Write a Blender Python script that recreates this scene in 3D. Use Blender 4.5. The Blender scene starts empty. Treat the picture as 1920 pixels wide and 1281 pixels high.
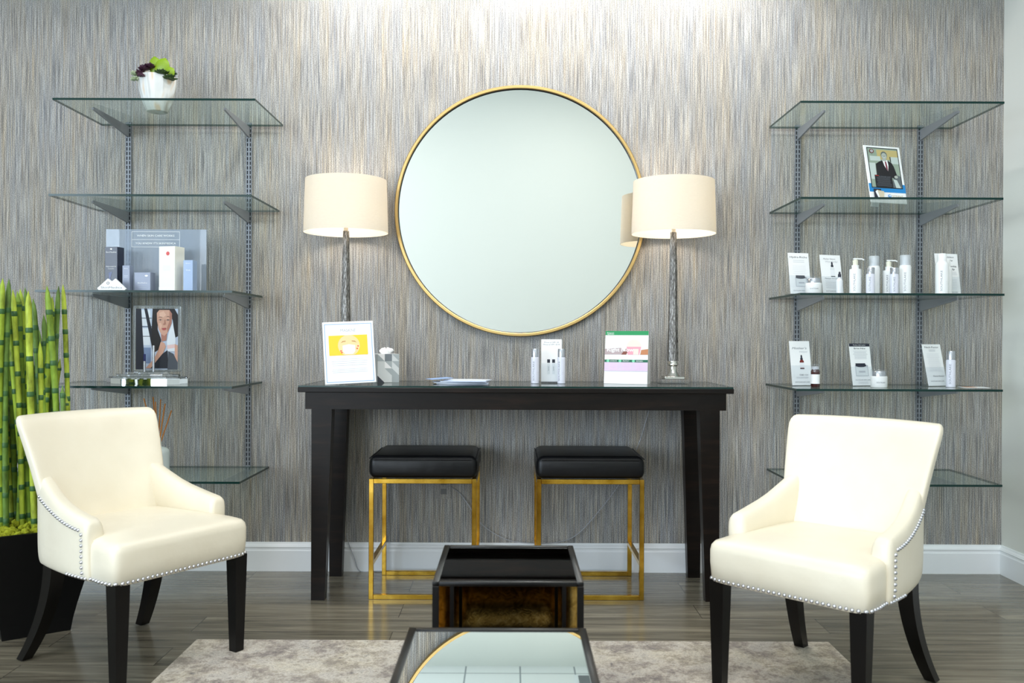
import bpy, bmesh, math, random
from math import sin, cos, pi, radians, atan2, sqrt
from mathutils import Vector, Matrix, Euler

SC = bpy.context.scene
COL = SC.collection
random.seed(7)

# ------------------------------------------------------------------ camera
F_PX = 1680.0
DW = 4.316            # camera to the grasscloth wall (wall plane is Y=0)
CAMZ = 1.12
ROLL, PITCH = 0.004, -0.0027
cam_d = bpy.data.cameras.new('camera')
cam = bpy.data.objects.new('camera', cam_d)
COL.objects.link(cam)
cam_d.sensor_width = 36.0
cam_d.lens = 36.0 * F_PX / 1920.0
cam_d.clip_start = 0.05
cam.location = (0, -DW, CAMZ)
Rm = Matrix.Rotation(PITCH, 3, 'X') @ Matrix.Rotation(-ROLL, 3, 'Y') @ Matrix.Rotation(pi / 2, 3, 'X')
cam.rotation_euler = Rm.to_euler()
cam_d.dof.use_dof = True
cam_d.dof.focus_distance = 4.0
cam_d.dof.aperture_fstop = 3.8
SC.camera = cam


def ray(px, py):
    v = Rm @ Vector(((px - 960) / F_PX, -(py - 640.5) / F_PX, -1))
    return v


def at(px, py, D):
    """world point seen at pixel (px,py) at depth D in front of the camera"""
    v = ray(px, py)
    return Vector((0, -DW, CAMZ)) + v * (D / v.y)


def on_z(px, py, z):
    v = ray(px, py)
    return Vector((0, -DW, CAMZ)) + v * ((z - CAMZ) / v.z)


# ------------------------------------------------------------------ world, exposure
w = bpy.data.worlds.new('daylight'); SC.world = w
w.use_nodes = True
bg = w.node_tree.nodes['Background']
bg.inputs[0].default_value = (0.75, 0.87, 1.0, 1)
bg.inputs[1].default_value = 1.0
SC.view_settings.view_transform = 'Standard'
SC.view_settings.look = 'None'
SC.view_settings.exposure = 0.0
SC.view_settings.gamma = 1.0
SC.view_settings.use_curve_mapping = False
try:
    SC.cycles.use_denoising = True
    SC.cycles.max_bounces = 10
    SC.cycles.transparent_max_bounces = 24
    SC.cycles.sample_clamp_indirect = 6.0
    SC.cycles.caustics_reflective = False
    SC.cycles.caustics_refractive = False
except Exception:
    pass

ROOM_L, ROOM_R, ROOM_B, ROOM_H = -6.0, 2.362, -12.0, 5.75


def area(name, loc, rot, sx, sy, power, color, spread=180):
    l = bpy.data.lights.new(name, 'AREA')
    l.shape = 'RECTANGLE'; l.size = sx; l.size_y = sy; l.energy = power; l.color = color
    l.spread = radians(spread)
    o = bpy.data.objects.new(name, l); COL.objects.link(o)
    o.location = loc; o.rotation_euler = rot
    return o


# daylight through the big windows of the left wall and of the front wall
area('daylight_left_window', (ROOM_L + 0.06, -7.1, 1.9), (0, -pi / 2, 0), 3.0, 5.2, 460, (0.72, 0.86, 1.0))
area('daylight_front_window', (-3.9, ROOM_B + 0.06, 1.9), (-pi / 2, 0, pi), 3.2, 3.2, 190, (0.80, 0.90, 1.0))
# unseen ceiling fill lights, added; the far pair brightens the mirrored wall
for i, (x, y) in enumerate([(-1.2, -4.6), (-3.0, -9.6), (1.0, -4.6), (1.0, -9.6)]):
    area('ceiling_fill_light', (x, y, ROOM_H - 0.06), (0, 0, 0), 1.15, 1.15, 80 if y > -6 else 62, (1.0, 0.965, 0.93))
# wall washers in the soffit above the grasscloth
for i, (x, pw) in enumerate([(-0.72, 50), (0.10, 60), (0.92, 57)]):
    l = bpy.data.lights.new('downlight', 'SPOT')
    l.energy = pw; l.spot_size = radians(155); l.spot_blend = 1.0; l.shadow_soft_size = 0.06
    l.color = (1.0, 0.98, 0.96)
    o = bpy.data.objects.new('downlight', l); COL.objects.link(o)
    o.location = (x, -0.42, 3.17); o.rotation_euler = (radians(30), 0, 0)


# ------------------------------------------------------------------ materials
def lin(c):
    return tuple(((v / 255) / 12.92 if v / 255 <= 0.04045 else (((v / 255) + 0.055) / 1.055) ** 2.4) for v in c)


MATS = {}


def mat(name, c=(200, 200, 200), rough=0.5, metal=0.0, spec=0.5, coat=0.0, bump=None, emit=None, sheen=0.0, sub=0.0):
    if name in MATS: return MATS[name]
    m = bpy.data.materials.new(name); m.use_nodes = True
    b = m.node_tree.nodes['Principled BSDF']
    l = lin(c)
    b.inputs['Base Color'].default_value = (*l, 1)
    b.inputs['Roughness'].default_value = rough
    b.inputs['Metallic'].default_value = metal
    b.inputs['Specular IOR Level'].default_value = spec
    b.inputs['Coat Weight'].default_value = coat
    b.inputs['Coat Roughness'].default_value = 0.08
    b.inputs['Sheen Weight'].default_value = sheen
    if sub:
        b.inputs['Subsurface Weight'].default_value = sub
        b.inputs['Subsurface Radius'].default_value = (.02, .012, .006)
    if emit:
        b.inputs['Emission Color'].default_value = (*lin(emit[0]), 1)
        b.inputs['Emission Strength'].default_value = emit[1]
    if bump:
        nt = m.node_tree; tc = nt.nodes.new('ShaderNodeTexCoord')
        n = nt.nodes.new('ShaderNodeTexNoise'); n.inputs['Scale'].default_value = bump[0]
        n.inputs['Detail'].default_value = 4
        bp = nt.nodes.new('ShaderNodeBump'); bp.inputs['Strength'].default_value = bump[1]
        bp.inputs['Distance'].default_value = bump[2]
        nt.links.new(tc.outputs['Object'], n.inputs['Vector'])
        nt.links.new(n.outputs['Fac'], bp.inputs['Height'])
        nt.links.new(bp.outputs['Normal'], b.inputs['Normal'])
    MATS[name] = m
    return m


class NT:
    def __init__(s, name):
        s.m = bpy.data.materials.new(name); s.m.use_nodes = True
        s.nt = s.m.node_tree; s.b = s.nt.nodes['Principled BSDF']; MATS[name] = s.m

    def n(s, t, **kw):
        x = s.nt.nodes.new(t)
        for k, v in kw.items():
            if k.startswith('i_'):
                x.inputs[k[2:].replace('_', ' ')].default_value = v
            else:
                setattr(x, k, v)
        return x

    def l(s, a, b): s.nt.links.new(a, b)

    def ramp(s, fac, stops, interp='LINEAR'):
        r = s.n('ShaderNodeValToRGB'); r.color_ramp.interpolation = interp
        e = r.color_ramp.elements
        while len(e) < len(stops): e.new(0.5)
        for i, (p, c) in enumerate(stops):
            e[i].position = p; e[i].color = (*lin(c), 1)
        s.l(fac, r.inputs[0]); return r.outputs[0]

    def noise(s, vec, scale, stretch=(1, 1, 1), detail=3, rough=0.5, dist=0.0):
        mp = s.n('ShaderNodeMapping'); mp.inputs['Scale'].default_value = stretch
        s.l(vec, mp.inputs[0])
        n = s.n('ShaderNodeTexNoise'); n.inputs['Scale'].default_value = scale
        n.inputs['Detail'].default_value = detail; n.inputs['Roughness'].default_value = rough
        n.inputs['Distortion'].default_value = dist
        s.l(mp.outputs[0], n.inputs['Vector']); return n.outputs['Fac']

    def mix(s, fac, a, b, mode='MIX'):
        x = s.n('ShaderNodeMix', data_type='RGBA', blend_type=mode)
        for k, v in ((0, fac), (6, a), (7, b)):
            if hasattr(v, 'is_linked') or hasattr(v, 'links'): s.l(v, x.inputs[k])
            elif isinstance(v, tuple): x.inputs[k].default_value = (*v, 1) if len(v) == 3 else v
            else: x.inputs[k].default_value = v
        return x.outputs[2]


def wallpaper():
    t = NT('grasscloth')
    tc = t.n('ShaderNodeTexCoord').outputs['Object']
    fine = t.noise(tc, 1.0, (300, 1, 4.4), 6, 0.65)
    med = t.noise(tc, 1.0, (150, 1, 2.6), 4, 0.6)
    broad = t.noise(tc, 1.0, (14, 1, 1.0), 3, 0.5)
    thread = t.noise(tc, 1.0, (290, 1, 1.8), 2, 0.5)
    hue = t.ramp(med, [(0.30, (150, 154, 161)), (0.45, (164, 164, 165)), (0.56, (176, 171, 162)), (0.70, (186, 168, 142))])
    hue2 = t.ramp(broad, [(0.33, (158, 164, 173)), (0.52, (170, 168, 165)), (0.68, (180, 167, 146))])
    c = t.mix(0.42, hue, hue2)
    dark = t.ramp(fine, [(0.32, (44, 46, 50)), (0.45, (142, 142, 143)), (0.55, (205, 204, 200)), (0.70, (252, 250, 244))])
    c = t.mix(0.72, c, dark, 'OVERLAY')
    tan = t.ramp(thread, [(0.60, (0, 0, 0)), (0.68, (255, 255, 255))])
    tanf = t.n('ShaderNodeMath', operation='MULTIPLY'); tanf.inputs[1].default_value = 0.36
    t.l(tan, tanf.inputs[0])
    c = t.mix(tanf.outputs[0], c, lin((190, 160, 116)))
    # cross weave
    w1 = t.noise(tc, 1.0, (200, 1, 330), 1, 0.5)
    wv = t.ramp(w1, [(0.36, (128, 128, 128)), (0.60, (255, 255, 255))])
    c = t.mix(0.55, c, wv, 'MULTIPLY')
    t.l(c, t.b.inputs['Base Color'])
    t.b.inputs['Roughness'].default_value = 0.62
    t.b.inputs['Specular IOR Level'].default_value = 0.35
    bp = t.n('ShaderNodeBump'); bp.inputs['Strength'].default_value = 0.35; bp.inputs['Distance'].default_value = 0.002
    t.l(fine, bp.inputs['Height']); t.l(bp.outputs[0], t.b.inputs['Normal'])
    return t.m


def floor_mat():
    t = NT('grey_oak_planks')
    tc = t.n('ShaderNodeTexCoord').outputs['Object']
    br = t.n('ShaderNodeTexBrick')
    br.inputs['Scale'].default_value = 1.0
    br.inputs['Brick Width'].default_value = 1.22; br.inputs['Row Height'].default_value = 0.18
    br.inputs['Mortar Size'].default_value = 0.0012; br.inputs['Mortar Smooth'].default_value = 0.1
    br.inputs['Color1'].default_value = (0.15, 0.15, 0.15, 1); br.inputs['Color2'].default_value = (0.85, 0.85, 0.85, 1)
    br.inputs['Mortar'].default_value = (0, 0, 0, 1); br.offset = 0.37
    t.l(tc, br.inputs['Vector'])
    add = t.n('ShaderNodeVectorMath', operation='ADD'); t.l(tc, add.inputs[0])
    sc = t.n('ShaderNodeVectorMath', operation='SCALE'); t.l(br.outputs['Color'], sc.inputs[0]); sc.inputs['Scale'].default_value = 7.0
    t.l(sc.outputs[0], add.inputs[1])
    g = t.noise(add.outputs[0], 1.0, (1.6, 22, 1), 6, 0.65, 0.6)
    g2 = t.noise(add.outputs[0], 1.0, (4, 120, 1), 3, 0.6)
    c = t.ramp(g, [(0.28, (92, 86, 75)), (0.45, (125, 119, 105)), (0.58, (148, 141, 125)), (0.75, (176, 168, 149))])
    c = t.mix(0.35, c, t.ramp(g2, [(0.3, (90, 88, 84)), (0.7, (235, 235, 232))]), 'MULTIPLY')
    tone = t.ramp(br.outputs['Color'], [(0.0, (200, 200, 200)), (1.0, (255, 252, 246))])
    c = t.mix(0.7, c, tone, 'MULTIPLY')
    c = t.mix(br.outputs['Fac'], c, lin((38, 35, 32)))
    t.l(c, t.b.inputs['Base Color'])
    t.b.inputs['Roughness'].default_value = 0.17
    t.b.inputs['Specular IOR Level'].default_value = 0.6
    bp = t.n('ShaderNodeBump'); bp.inputs['Strength'].default_value = 0.12; bp.inputs['Distance'].default_value = 0.001
    t.l(g2, bp.inputs['Height']); t.l(bp.outputs[0], t.b.inputs['Normal'])
    return t.m


def rug_mat():
    t = NT('faded_rug_pile')
    tc = t.n('ShaderNodeTexCoord').outputs['Object']
    a = t.noise(tc, 2.2, (1, 1, 1), 6, 0.75, 0.3)
    b = t.noise(tc, 9.0, (1, 1, 1), 8, 0.85, 0.15)
    d = t.noise(tc, 26.0, (1, 1, 1), 4, 0.7, 0.4)
    e = t.noise(tc, 160.0, (1, 1, 1), 2, 0.6)
    c = t.ramp(b, [(0.34, (98, 95, 98)), (0.43, (146, 137, 131)), (0.49, (192, 182, 170)), (0.55, (232, 227, 217)), (0.64, (156, 148, 144))])
    c2 = t.ramp(a, [(0.35, (138, 133, 136)), (0.50, (192, 184, 172)), (0.62, (212, 202, 176)), (0.75, (166, 158, 152))])
    c = t.mix(0.4, c, c2)
    spots = t.ramp(d, [(0.62, (0, 0, 0)), (0.70, (255, 255, 255))])
    sf = t.n('ShaderNodeMath', operation='MULTIPLY'); sf.inputs[1].default_value = 0.6; t.l(spots, sf.inputs[0])
    c = t.mix(sf.outputs[0], c, lin((84, 88, 98)))
    c = t.mix(0.5, c, t.ramp(e, [(0.3, (170, 170, 170)), (0.7, (255, 255, 255))]), 'MULTIPLY')
    t.l(c, t.b.inputs['Base Color']); t.b.inputs['Roughness'].default_value = 0.95
    t.b.inputs['Specular IOR Level'].default_value = 0.1
    bp = t.n('ShaderNodeBump'); bp.inputs['Strength'].default_value = 0.6; bp.inputs['Distance'].default_value = 0.004
    t.l(e, bp.inputs['Height']); t.l(bp.outputs[0], t.b.inputs['Normal'])
    return t.m


def wood_mat():
    t = NT('espresso_wood')
    tc = t.n('ShaderNodeTexCoord').outputs['Object']
    g = t.noise(tc, 1.0, (5, 40, 40), 5, 0.6, 0.5)
    c = t.ramp(g, [(0.3, (12, 9, 8)), (0.55, (21, 15, 12)), (0.75, (36, 25, 19))])
    t.l(c, t.b.inputs['Base Color']); t.b.inputs['Roughness'].default_value = 0.32
    t.b.inputs['Specular IOR Level'].default_value = 0.2
    return t.m


def glass_mat(name, tint, facing_gloss=1.0, rough=0.0, body=None):
    """clear sheet: light passes straight through, mirror part by Fresnel"""
    m = bpy.data.materials.new(name); m.use_nodes = True; nt = m.node_tree; MATS[name] = m
    nt.nodes.clear()
    out = nt.nodes.new('ShaderNodeOutputMaterial')
    tr = nt.nodes.new('ShaderNodeBsdfTransparent'); tr.inputs[0].default_value = (*tint, 1)
    gl = nt.nodes.new('ShaderNodeBsdfGlossy'); gl.inputs['Roughness'].default_value = rough
    fr = nt.nodes.new('ShaderNodeFresnel'); fr.inputs[0].default_value = 1.5
    mu = nt.nodes.new('ShaderNodeMath'); mu.operation = 'MULTIPLY'; mu.inputs[1].default_value = facing_gloss
    mx = nt.nodes.new('ShaderNodeMixShader')
    geo = nt.nodes.new('ShaderNodeNewGeometry'); inv = nt.nodes.new('ShaderNodeMath'); inv.operation = 'SUBTRACT'; inv.inputs[0].default_value = 1.0
    m3 = nt.nodes.new('ShaderNodeMath'); m3.operation = 'MULTIPLY'
    nt.links.new(geo.outputs['Backfacing'], inv.inputs[1]); nt.links.new(fr.outputs[0], m3.inputs[0]); nt.links.new(inv.outputs[0], m3.inputs[1])
    nt.links.new(m3.outputs[0], mu.inputs[0]); nt.links.new(mu.outputs[0], mx.inputs[0])
    src = tr.outputs[0]
    if body:
        df = nt.nodes.new('ShaderNodeBsdfDiffuse'); df.inputs[0].default_value = (*body[0], 1)
        m2 = nt.nodes.new('ShaderNodeMixShader'); m2.inputs[0].default_value = body[1]
        nt.links.new(tr.outputs[0], m2.inputs[1]); nt.links.new(df.outputs[0], m2.inputs[2]); src = m2.outputs[0]
    nt.links.new(src, mx.inputs[1]); nt.links.new(gl.outputs[0], mx.inputs[2])
    nt.links.new(mx.outputs[0], out.inputs[0])
    return m


def shade_mat():
    m = bpy.data.materials.new('linen_shade'); m.use_nodes = True; nt = m.node_tree; MATS['linen_shade'] = m
    b = nt.nodes['Principled BSDF']; out = nt.nodes['Material Output']
    b.inputs['Roughness'].default_value = 0.9
    tc = nt.nodes.new('ShaderNodeTexCoord'); mp = nt.nodes.new('ShaderNodeMapping'); mp.inputs['Scale'].default_value = (60, 60, 500)
    n = nt.nodes.new('ShaderNodeTexNoise'); n.inputs['Scale'].default_value = 1.0
    nt.links.new(tc.outputs['Object'], mp.inputs[0]); nt.links.new(mp.outputs[0], n.inputs['Vector'])
    r = nt.nodes.new('ShaderNodeValToRGB'); r.color_ramp.elements[0].color = (*lin((232, 226, 214)), 1); r.color_ramp.elements[1].color = (*lin((246, 241, 229)), 1)
    nt.links.new(n.outputs['Fac'], r.inputs[0]); nt.links.new(r.outputs[0], b.inputs['Base Color'])
    tl = nt.nodes.new('ShaderNodeBsdfTranslucent'); tl.inputs[0].default_value = (*lin((252, 243, 226)), 1)
    mx = nt.nodes.new('ShaderNodeMixShader'); mx.inputs[0].default_value = 0.30
    nt.links.new(b.outputs[0], mx.inputs[1]); nt.links.new(tl.outputs[0], mx.inputs[2]); nt.links.new(mx.outputs[0], out.inputs[0])
    return m


def ceiling_mat():
    t = NT('ceiling_tiles')
    tc = t.n('ShaderNodeTexCoord').outputs['Object']
    br = t.n('ShaderNodeTexBrick'); br.offset = 0.0
    br.inputs['Scale'].default_value = 1.0
    br.inputs['Brick Width'].default_value = 0.98; br.inputs['Row Height'].default_value = 0.98
    br.inputs['Mortar Size'].default_value = 0.014
    br.inputs['Color1'].default_value = (*lin((236, 238, 238)), 1); br.inputs['Color2'].default_value = (*lin((240, 241, 240)), 1)
    br.inputs['Mortar'].default_value = (*lin((150, 156, 160)), 1)
    mp = t.n('ShaderNodeMapping'); mp.inputs['Location'].default_value = (-0.17, -0.10, 0); t.l(tc, mp.inputs[0])
    t.l(mp.outputs[0], br.inputs['Vector']); t.l(br.outputs['Color'], t.b.inputs['Base Color'])
    t.b.inputs['Roughness'].default_value = 0.9
    return t.m


def antique_mirror():
    t = NT('bronze_antique_mirror')
    tc = t.n('ShaderNodeTexCoord').outputs['Object']
    n = t.noise(tc, 40, (1, 1, 1), 5, 0.7, 1.5)
    c = t.ramp(n, [(0.3, (120, 92, 40)), (0.5, (190, 154, 82)), (0.7, (226, 194, 124))])
    t.l(c, t.b.inputs['Base Color']); t.b.inputs['Metallic'].default_value = 1.0
    t.b.inputs['Roughness'].default_value = 0.08
    bp = t.n('ShaderNodeBump'); bp.inputs['Strength'].default_value = 0.12; bp.inputs['Distance'].default_value = 0.001
    t.l(n, bp.inputs['Height']); t.l(bp.outputs[0], t.b.inputs['Normal'])
    return t.m


def gold_mat():
    t = NT('polished_gold')
    tc = t.n('ShaderNodeTexCoord').outputs['Object']
    n = t.noise(tc, 18, (1, 1, 1), 3, 0.5)
    c = t.ramp(n, [(0.3, (190, 146, 44)), (0.7, (232, 190, 84))])  # two golds paint in the darker reflections on the polished frame
    t.l(c, t.b.inputs['Base Color']); t.b.inputs['Metallic'].default_value = 1.0
    t.b.inputs['Roughness'].default_value = 0.16
    return t.m


def lamp_stem_mat():
    t = NT('ridge_glint_silver')
    tc = t.n('ShaderNodeTexCoord').outputs['Object']
    n = t.noise(tc, 1.0, (420, 420, 45), 5, 0.75)
    c = t.ramp(n, [(0.36, (40, 38, 36)), (0.5, (112, 108, 104)), (0.66, (206, 204, 200))])  # ramp paints the dark grooves and white highlights of fine ridges
    t.l(c, t.b.inputs['Base Color']); t.b.inputs['Metallic'].default_value = 0.85
    t.b.inputs['Roughness'].default_value = 0.28
    bp = t.n('ShaderNodeBump'); bp.inputs['Strength'].default_value = 0.6; bp.inputs['Distance'].default_value = 0.003
    t.l(n, bp.inputs['Height']); t.l(bp.outputs[0], t.b.inputs['Normal'])
    return t.m


def pot_mat():
    t = NT('watercolour_ceramic')
    tc = t.n('ShaderNodeTexCoord').outputs['Object']
    n = t.noise(tc, 9, (1.2, 1.2, .35), 2, 0.4, 0.8)
    c = t.ramp(n, [(0.36, (176, 170, 160)), (0.45, (232, 234, 234)), (0.54, (240, 240, 238)), (0.60, (232, 206, 176)), (0.72, (236, 226, 210))])
    t.l(c, t.b.inputs['Base Color']); t.b.inputs['Roughness'].default_value = 0.35
    return t.m


def leather_mat(name, c0, c1, rough):
    t = NT(name)
    tc = t.n('ShaderNodeTexCoord').outputs['Object']
    n = t.noise(tc, 7, (1, 1, 1), 3, 0.5)
    t.l(t.ramp(n, [(0.3, c0), (0.7, c1)]), t.b.inputs['Base Color'])
    t.b.inputs['Roughness'].default_value = rough
    if c0[0] < 50: t.b.inputs['Specular IOR Level'].default_value = 0.3
    g = t.noise(tc, 420, (1, 1, 1), 2, 0.5)
    n2 = t.noise(tc, 14, (1, 1, 1), 3, 0.5)
    b1 = t.n('ShaderNodeBump'); b1.inputs['Strength'].default_value = 0.10; b1.inputs['Distance'].default_value = 0.001
    b2 = t.n('ShaderNodeBump'); b2.inputs['Strength'].default_value = 0.25; b2.inputs['Distance'].default_value = 0.008
    t.l(g, b1.inputs['Height']); t.l(n2, b2.inputs['Height']); t.l(b2.outputs[0], b1.inputs['Normal'])
    t.l(b1.outputs[0], t.b.inputs['Normal'])
    return t.m


M_WP = wallpaper(); M_FLOOR = floor_mat(); M_RUG = rug_mat(); M_WOOD = wood_mat()
M_GLASS = glass_mat('shelf_glass', (0.93, 0.975, 0.958), 1.0, body=((0.62, 0.84, 0.78), 0.06))
M_EDGE = mat('glass_edge_green', (6, 46, 42), 0.15, spec=0.35)
M_ACR = glass_mat('clear_acrylic', (0.975, 0.985, 0.99), 1.0, body=((0.8, 0.88, 0.95), 0.03))
M_ACRD = glass_mat('smoky_acrylic', (0.80, 0.85, 0.92), 1.0, body=((0.56, 0.63, 0.74), 0.34))
M_CRYS = mat('crystal_edge', (236, 242, 246), 0.03, spec=0.8)
M_CRYS.node_tree.nodes['Principled BSDF'].inputs['Transmission Weight'].default_value = 0.92
M_SHADE = shade_mat(); M_CEIL = ceiling_mat(); M_ANT = antique_mirror(); M_GOLD = gold_mat()
M_STEM = lamp_stem_mat(); M_POT = pot_mat()
M_CREAM = leather_mat('cream_leather', (234, 225, 204), (239, 231, 211), 0.36)
M_BLEA = leather_mat('black_leather', (7, 8, 10), (10, 11, 14), 0.36)
M_WALL = mat('pale_green_grey_paint', (221, 223, 217), 0.85, bump=(300, .05, .001))
M_TRIM = mat('white_trim_paint', (236, 239, 242), 0.4)
M_MIRR = mat('mirror_silver', (240, 244, 242), 0.0, 1.0)
M_BRASS = mat('brushed_brass', (208, 176, 116), 0.36, 1.0)
M_STEEL = mat('satin_steel', (126, 130, 137), 0.5, 0.4)
M_STEELD = mat('bracket_grey', (150, 153, 160), 0.5, 0.5)
M_SLOT = mat('slot_dark', (22, 24, 30), 0.9)
M_BLK = mat('black_lacquer', (10, 9, 9), 0.32, spec=0.3)
M_LEG = mat('espresso_leg', (8, 7, 7), 0.35, spec=0.25)
M_NAIL = mat('silver_nailhead', (214, 216, 224), 0.22, 1.0)
M_CHR = mat('chrome', (232, 236, 240), 0.04, 1.0)
M_NICK = mat('nickel', (200, 198, 192), 0.16, 1.0)
M_WHITE = mat('white_card', (246, 247, 248), 0.5)
M_WPL = mat('white_plastic', (240, 242, 243), 0.3, sub=0.0)
M_SILV = mat('silver_cap', (186, 190, 198), 0.25, 0.9)
M_LAV = mat('lavender_white_plastic', (224, 226, 238), 0.3)
M_INK = mat('ink_grey', (120, 124, 134), 0.7)
M_INKL = mat('ink_pale_grey', (186, 190, 198), 0.7)
M_INKD = mat('ink_dark', (34, 38, 54), 0.6)
M_PLANTER = mat('planter_black', (8, 8, 8), 0.55, spec=0.2)
M_MOSS = mat('yellow_moss', (158, 164, 30), 0.95, bump=(90, 1.0, .01))
def stalk_mat(i, c):
    t = NT('stalk_green_%d' % i); tc = t.n('ShaderNodeTexCoord').outputs['Object']
    n = t.noise(tc, 1.0, (30, 30, 11), 4, 0.6)
    t.l(t.ramp(n, [(0.32, tuple(int(v * .72) for v in c)), (0.5, c), (0.68, tuple(min(255, int(v * 1.14 + 6)) for v in c))]), t.b.inputs['Base Color'])
    t.b.inputs['Roughness'].default_value = 0.5; t.b.inputs['Specular IOR Level'].default_value = 0.35
    return t.m


M_STK = [stalk_mat(i, c) for i, c in enumerate([(150, 172, 54), (122, 150, 50), (170, 186, 64), (102, 132, 58)])]
M_NODE = mat('stalk_node', (56, 96, 48), 0.5)
M_CORD = glass_mat('clear_cord', (0.7, 0.72, 0.75), 1.0, 0.2, body=((0.6, 0.62, 0.66), 0.6))


# ------------------------------------------------------------------ mesh helpers
def cap(o, label=None, cat=None, group=None, kind=None):
    if label: o['label'] = label
    if cat: o['category'] = cat
    if group: o['group'] = group
    if kind: o['kind'] = kind
    return o


def thing(name, loc, rz, label, cat, group=None):
    o = bpy.data.objects.new(name, None); COL.objects.link(o)
    o.location = loc; o.rotation_euler = (0, 0, rz); o.empty_display_size = 0.05
    return cap(o, label, cat, group)


def build(name, bm, mats, parent=None, smooth=None, loc=None):
    """smooth: None flat, else auto smooth angle in degrees"""
    me = bpy.data.meshes.new(name)
    bmesh.ops.recalc_face_normals(bm, faces=bm.faces[:])
    if smooth is not None:
        for f in bm.faces: f.smooth = True
        a = radians(smooth)
        for e in bm.edges:
            e.smooth = not (len(e.link_faces) == 2 and e.calc_face_angle(0) > a)
    bm.to_mesh(me); bm.free()
    for m in (mats if isinstance(mats, (list, tuple)) else [mats]): me.materials.append(m)
    o = bpy.data.objects.new(name, me); COL.objects.link(o)
    if parent: o.parent = parent
    if loc is not None: o.location = loc
    return o


def bx(bm, x0, x1, y0, y1, z0, z1, bevel=0.0, seg=2, mi=0, M=None):
    r = bmesh.ops.create_cube(bm, size=1.0)
    vs = r['verts']
    for v in vs:
        v.co = Vector(((x0 + x1) / 2 + v.co.x * (x1 - x0), (y0 + y1) / 2 + v.co.y * (y1 - y0), (z0 + z1) / 2 + v.co.z * (z1 - z0)))
    fs = list({f for v in vs for f in v.link_faces})
    for f in fs: f.material_index = mi
    if bevel > 0:
        es = list({e for v in vs for e in v.link_edges})
        rr = bmesh.ops.bevel(bm, geom=es, offset=bevel, segments=seg, profile=0.5, affect='EDGES')
        for f in rr['faces']: f.material_index = mi
        vs = list({v for f in rr['faces'] for v in f.verts} | {v for v in vs if v.is_valid})
    if M is not None:
        for v in vs: v.co = M @ v.co
    return vs


def loft(bm, rings, capends=True, mi=0):
    R = [[bm.verts.new(p) for p in r] for r in rings]
    n = len(R[0])
    for a, b in zip(R, R[1:]):
        for i in range(n):
            f = bm.faces.new((a[i], a[(i + 1) % n], b[(i + 1) % n], b[i])); f.material_index = mi
    if capends:
        for r in (R[0], R[-1]):
            f = bm.faces.new(r); f.material_index = mi
    return R


def lathe(bm, prof, n=32, cx=0, cy=0, mi=0, capends=True):
    rings = [[Vector((cx + r * cos(2 * pi * k / n), cy + r * sin(2 * pi * k / n), z)) for k in range(n)] for r, z in prof]
    return loft(bm, rings, capends, mi)


def tube(bm, pts, r, n=8, mi=0):
    pts = [Vector(p) for p in pts]
    rs = r if isinstance(r, (list, tuple)) else [r] * len(pts)
    rings = []; up = Vector((0.31, 0.17, 0.93)).normalized()
    for i, p in enumerate(pts):
        d = (pts[min(i + 1, len(pts) - 1)] - pts[max(i - 1, 0)]).normalized()
        a = d.cross(up)
        if a.length < 1e-3: a = d.cross(Vector((1, 0, 0)))
        a.normalize(); b = d.cross(a)
        rings.append([p + (a * cos(2 * pi * k / n) + b * sin(2 * pi * k / n)) * rs[i] for k in range(n)])
    return loft(bm, rings, True, mi)


def smooth_path(pts, k=8):
    pts = [Vector(p) for p in pts]; out = []
    P = [pts[0]] + pts + [pts[-1]]
    for i in range(1, len(P) - 2):
        for j in range(k):
            t = j / k; a, b, c, d = P[i - 1], P[i], P[i + 1], P[i + 2]
            out.append(0.5 * ((2 * b) + (c - a) * t + (2 * a - 5 * b + 4 * c - d) * t * t + (3 * b - a - 3 * c + d) * t ** 3))
    out.append(pts[-1]); return out


def prism(bm, poly, y0, y1, mi=0, axis='Y'):
    """polygon in XZ extruded along Y (or YZ polygon along X)"""
    if axis == 'Y': A = [Vector((p[0], y0, p[1])) for p in poly]; B = [Vector((p[0], y1, p[1])) for p in poly]
    elif axis == 'X': A = [Vector((y0, p[0], p[1])) for p in poly]; B = [Vector((y1, p[0], p[1])) for p in poly]
    else: A = [Vector((p[0], p[1], y0)) for p in poly]; B = [Vector((p[0], p[1], y1)) for p in poly]
    return loft(bm, [A, B], True, mi)


def sqring(cx, cy, z, hx, hy, p=4.0, n=32, rot=0, tx=0):
    out = []
    for k in range(n):
        a = 2 * pi * (k + .5) / n; c, s = cos(a), sin(a)
        x = hx * math.copysign(abs(c) ** (2 / p), c); y = hy * math.copysign(abs(s) ** (2 / p), s)
        out.append(Vector((cx + x * cos(rot) - y * sin(rot), cy + x * sin(rot) + y * cos(rot), z + tx * x)))
    return out


def subsurf(o, lv=1):
    m = o.modifiers.new('sub', 'SUBSURF'); m.levels = lv; m.render_levels = lv
    return o


def dup(root, loc=None, rz=None, label=None, group=None, skip=()):
    def rec(o, par):
        c = o.copy(); COL.objects.link(c)
        if par: c.parent = par
        for ch in list(kids.get(o, ())):
            rec(ch, c)
        return c
    kids = {}
    for o in bpy.data.objects:
        if o.parent: kids.setdefault(o.parent, []).append(o)
    r = rec(root, None)
    if loc is not None: r.location = loc
    if rz is not None: r.rotation_euler = (0, 0, rz)
    if label: r['label'] = label
    if group: r['group'] = group
    return r


# ------------------------------------------------------------------ print on flat faces
_TX = {}


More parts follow.
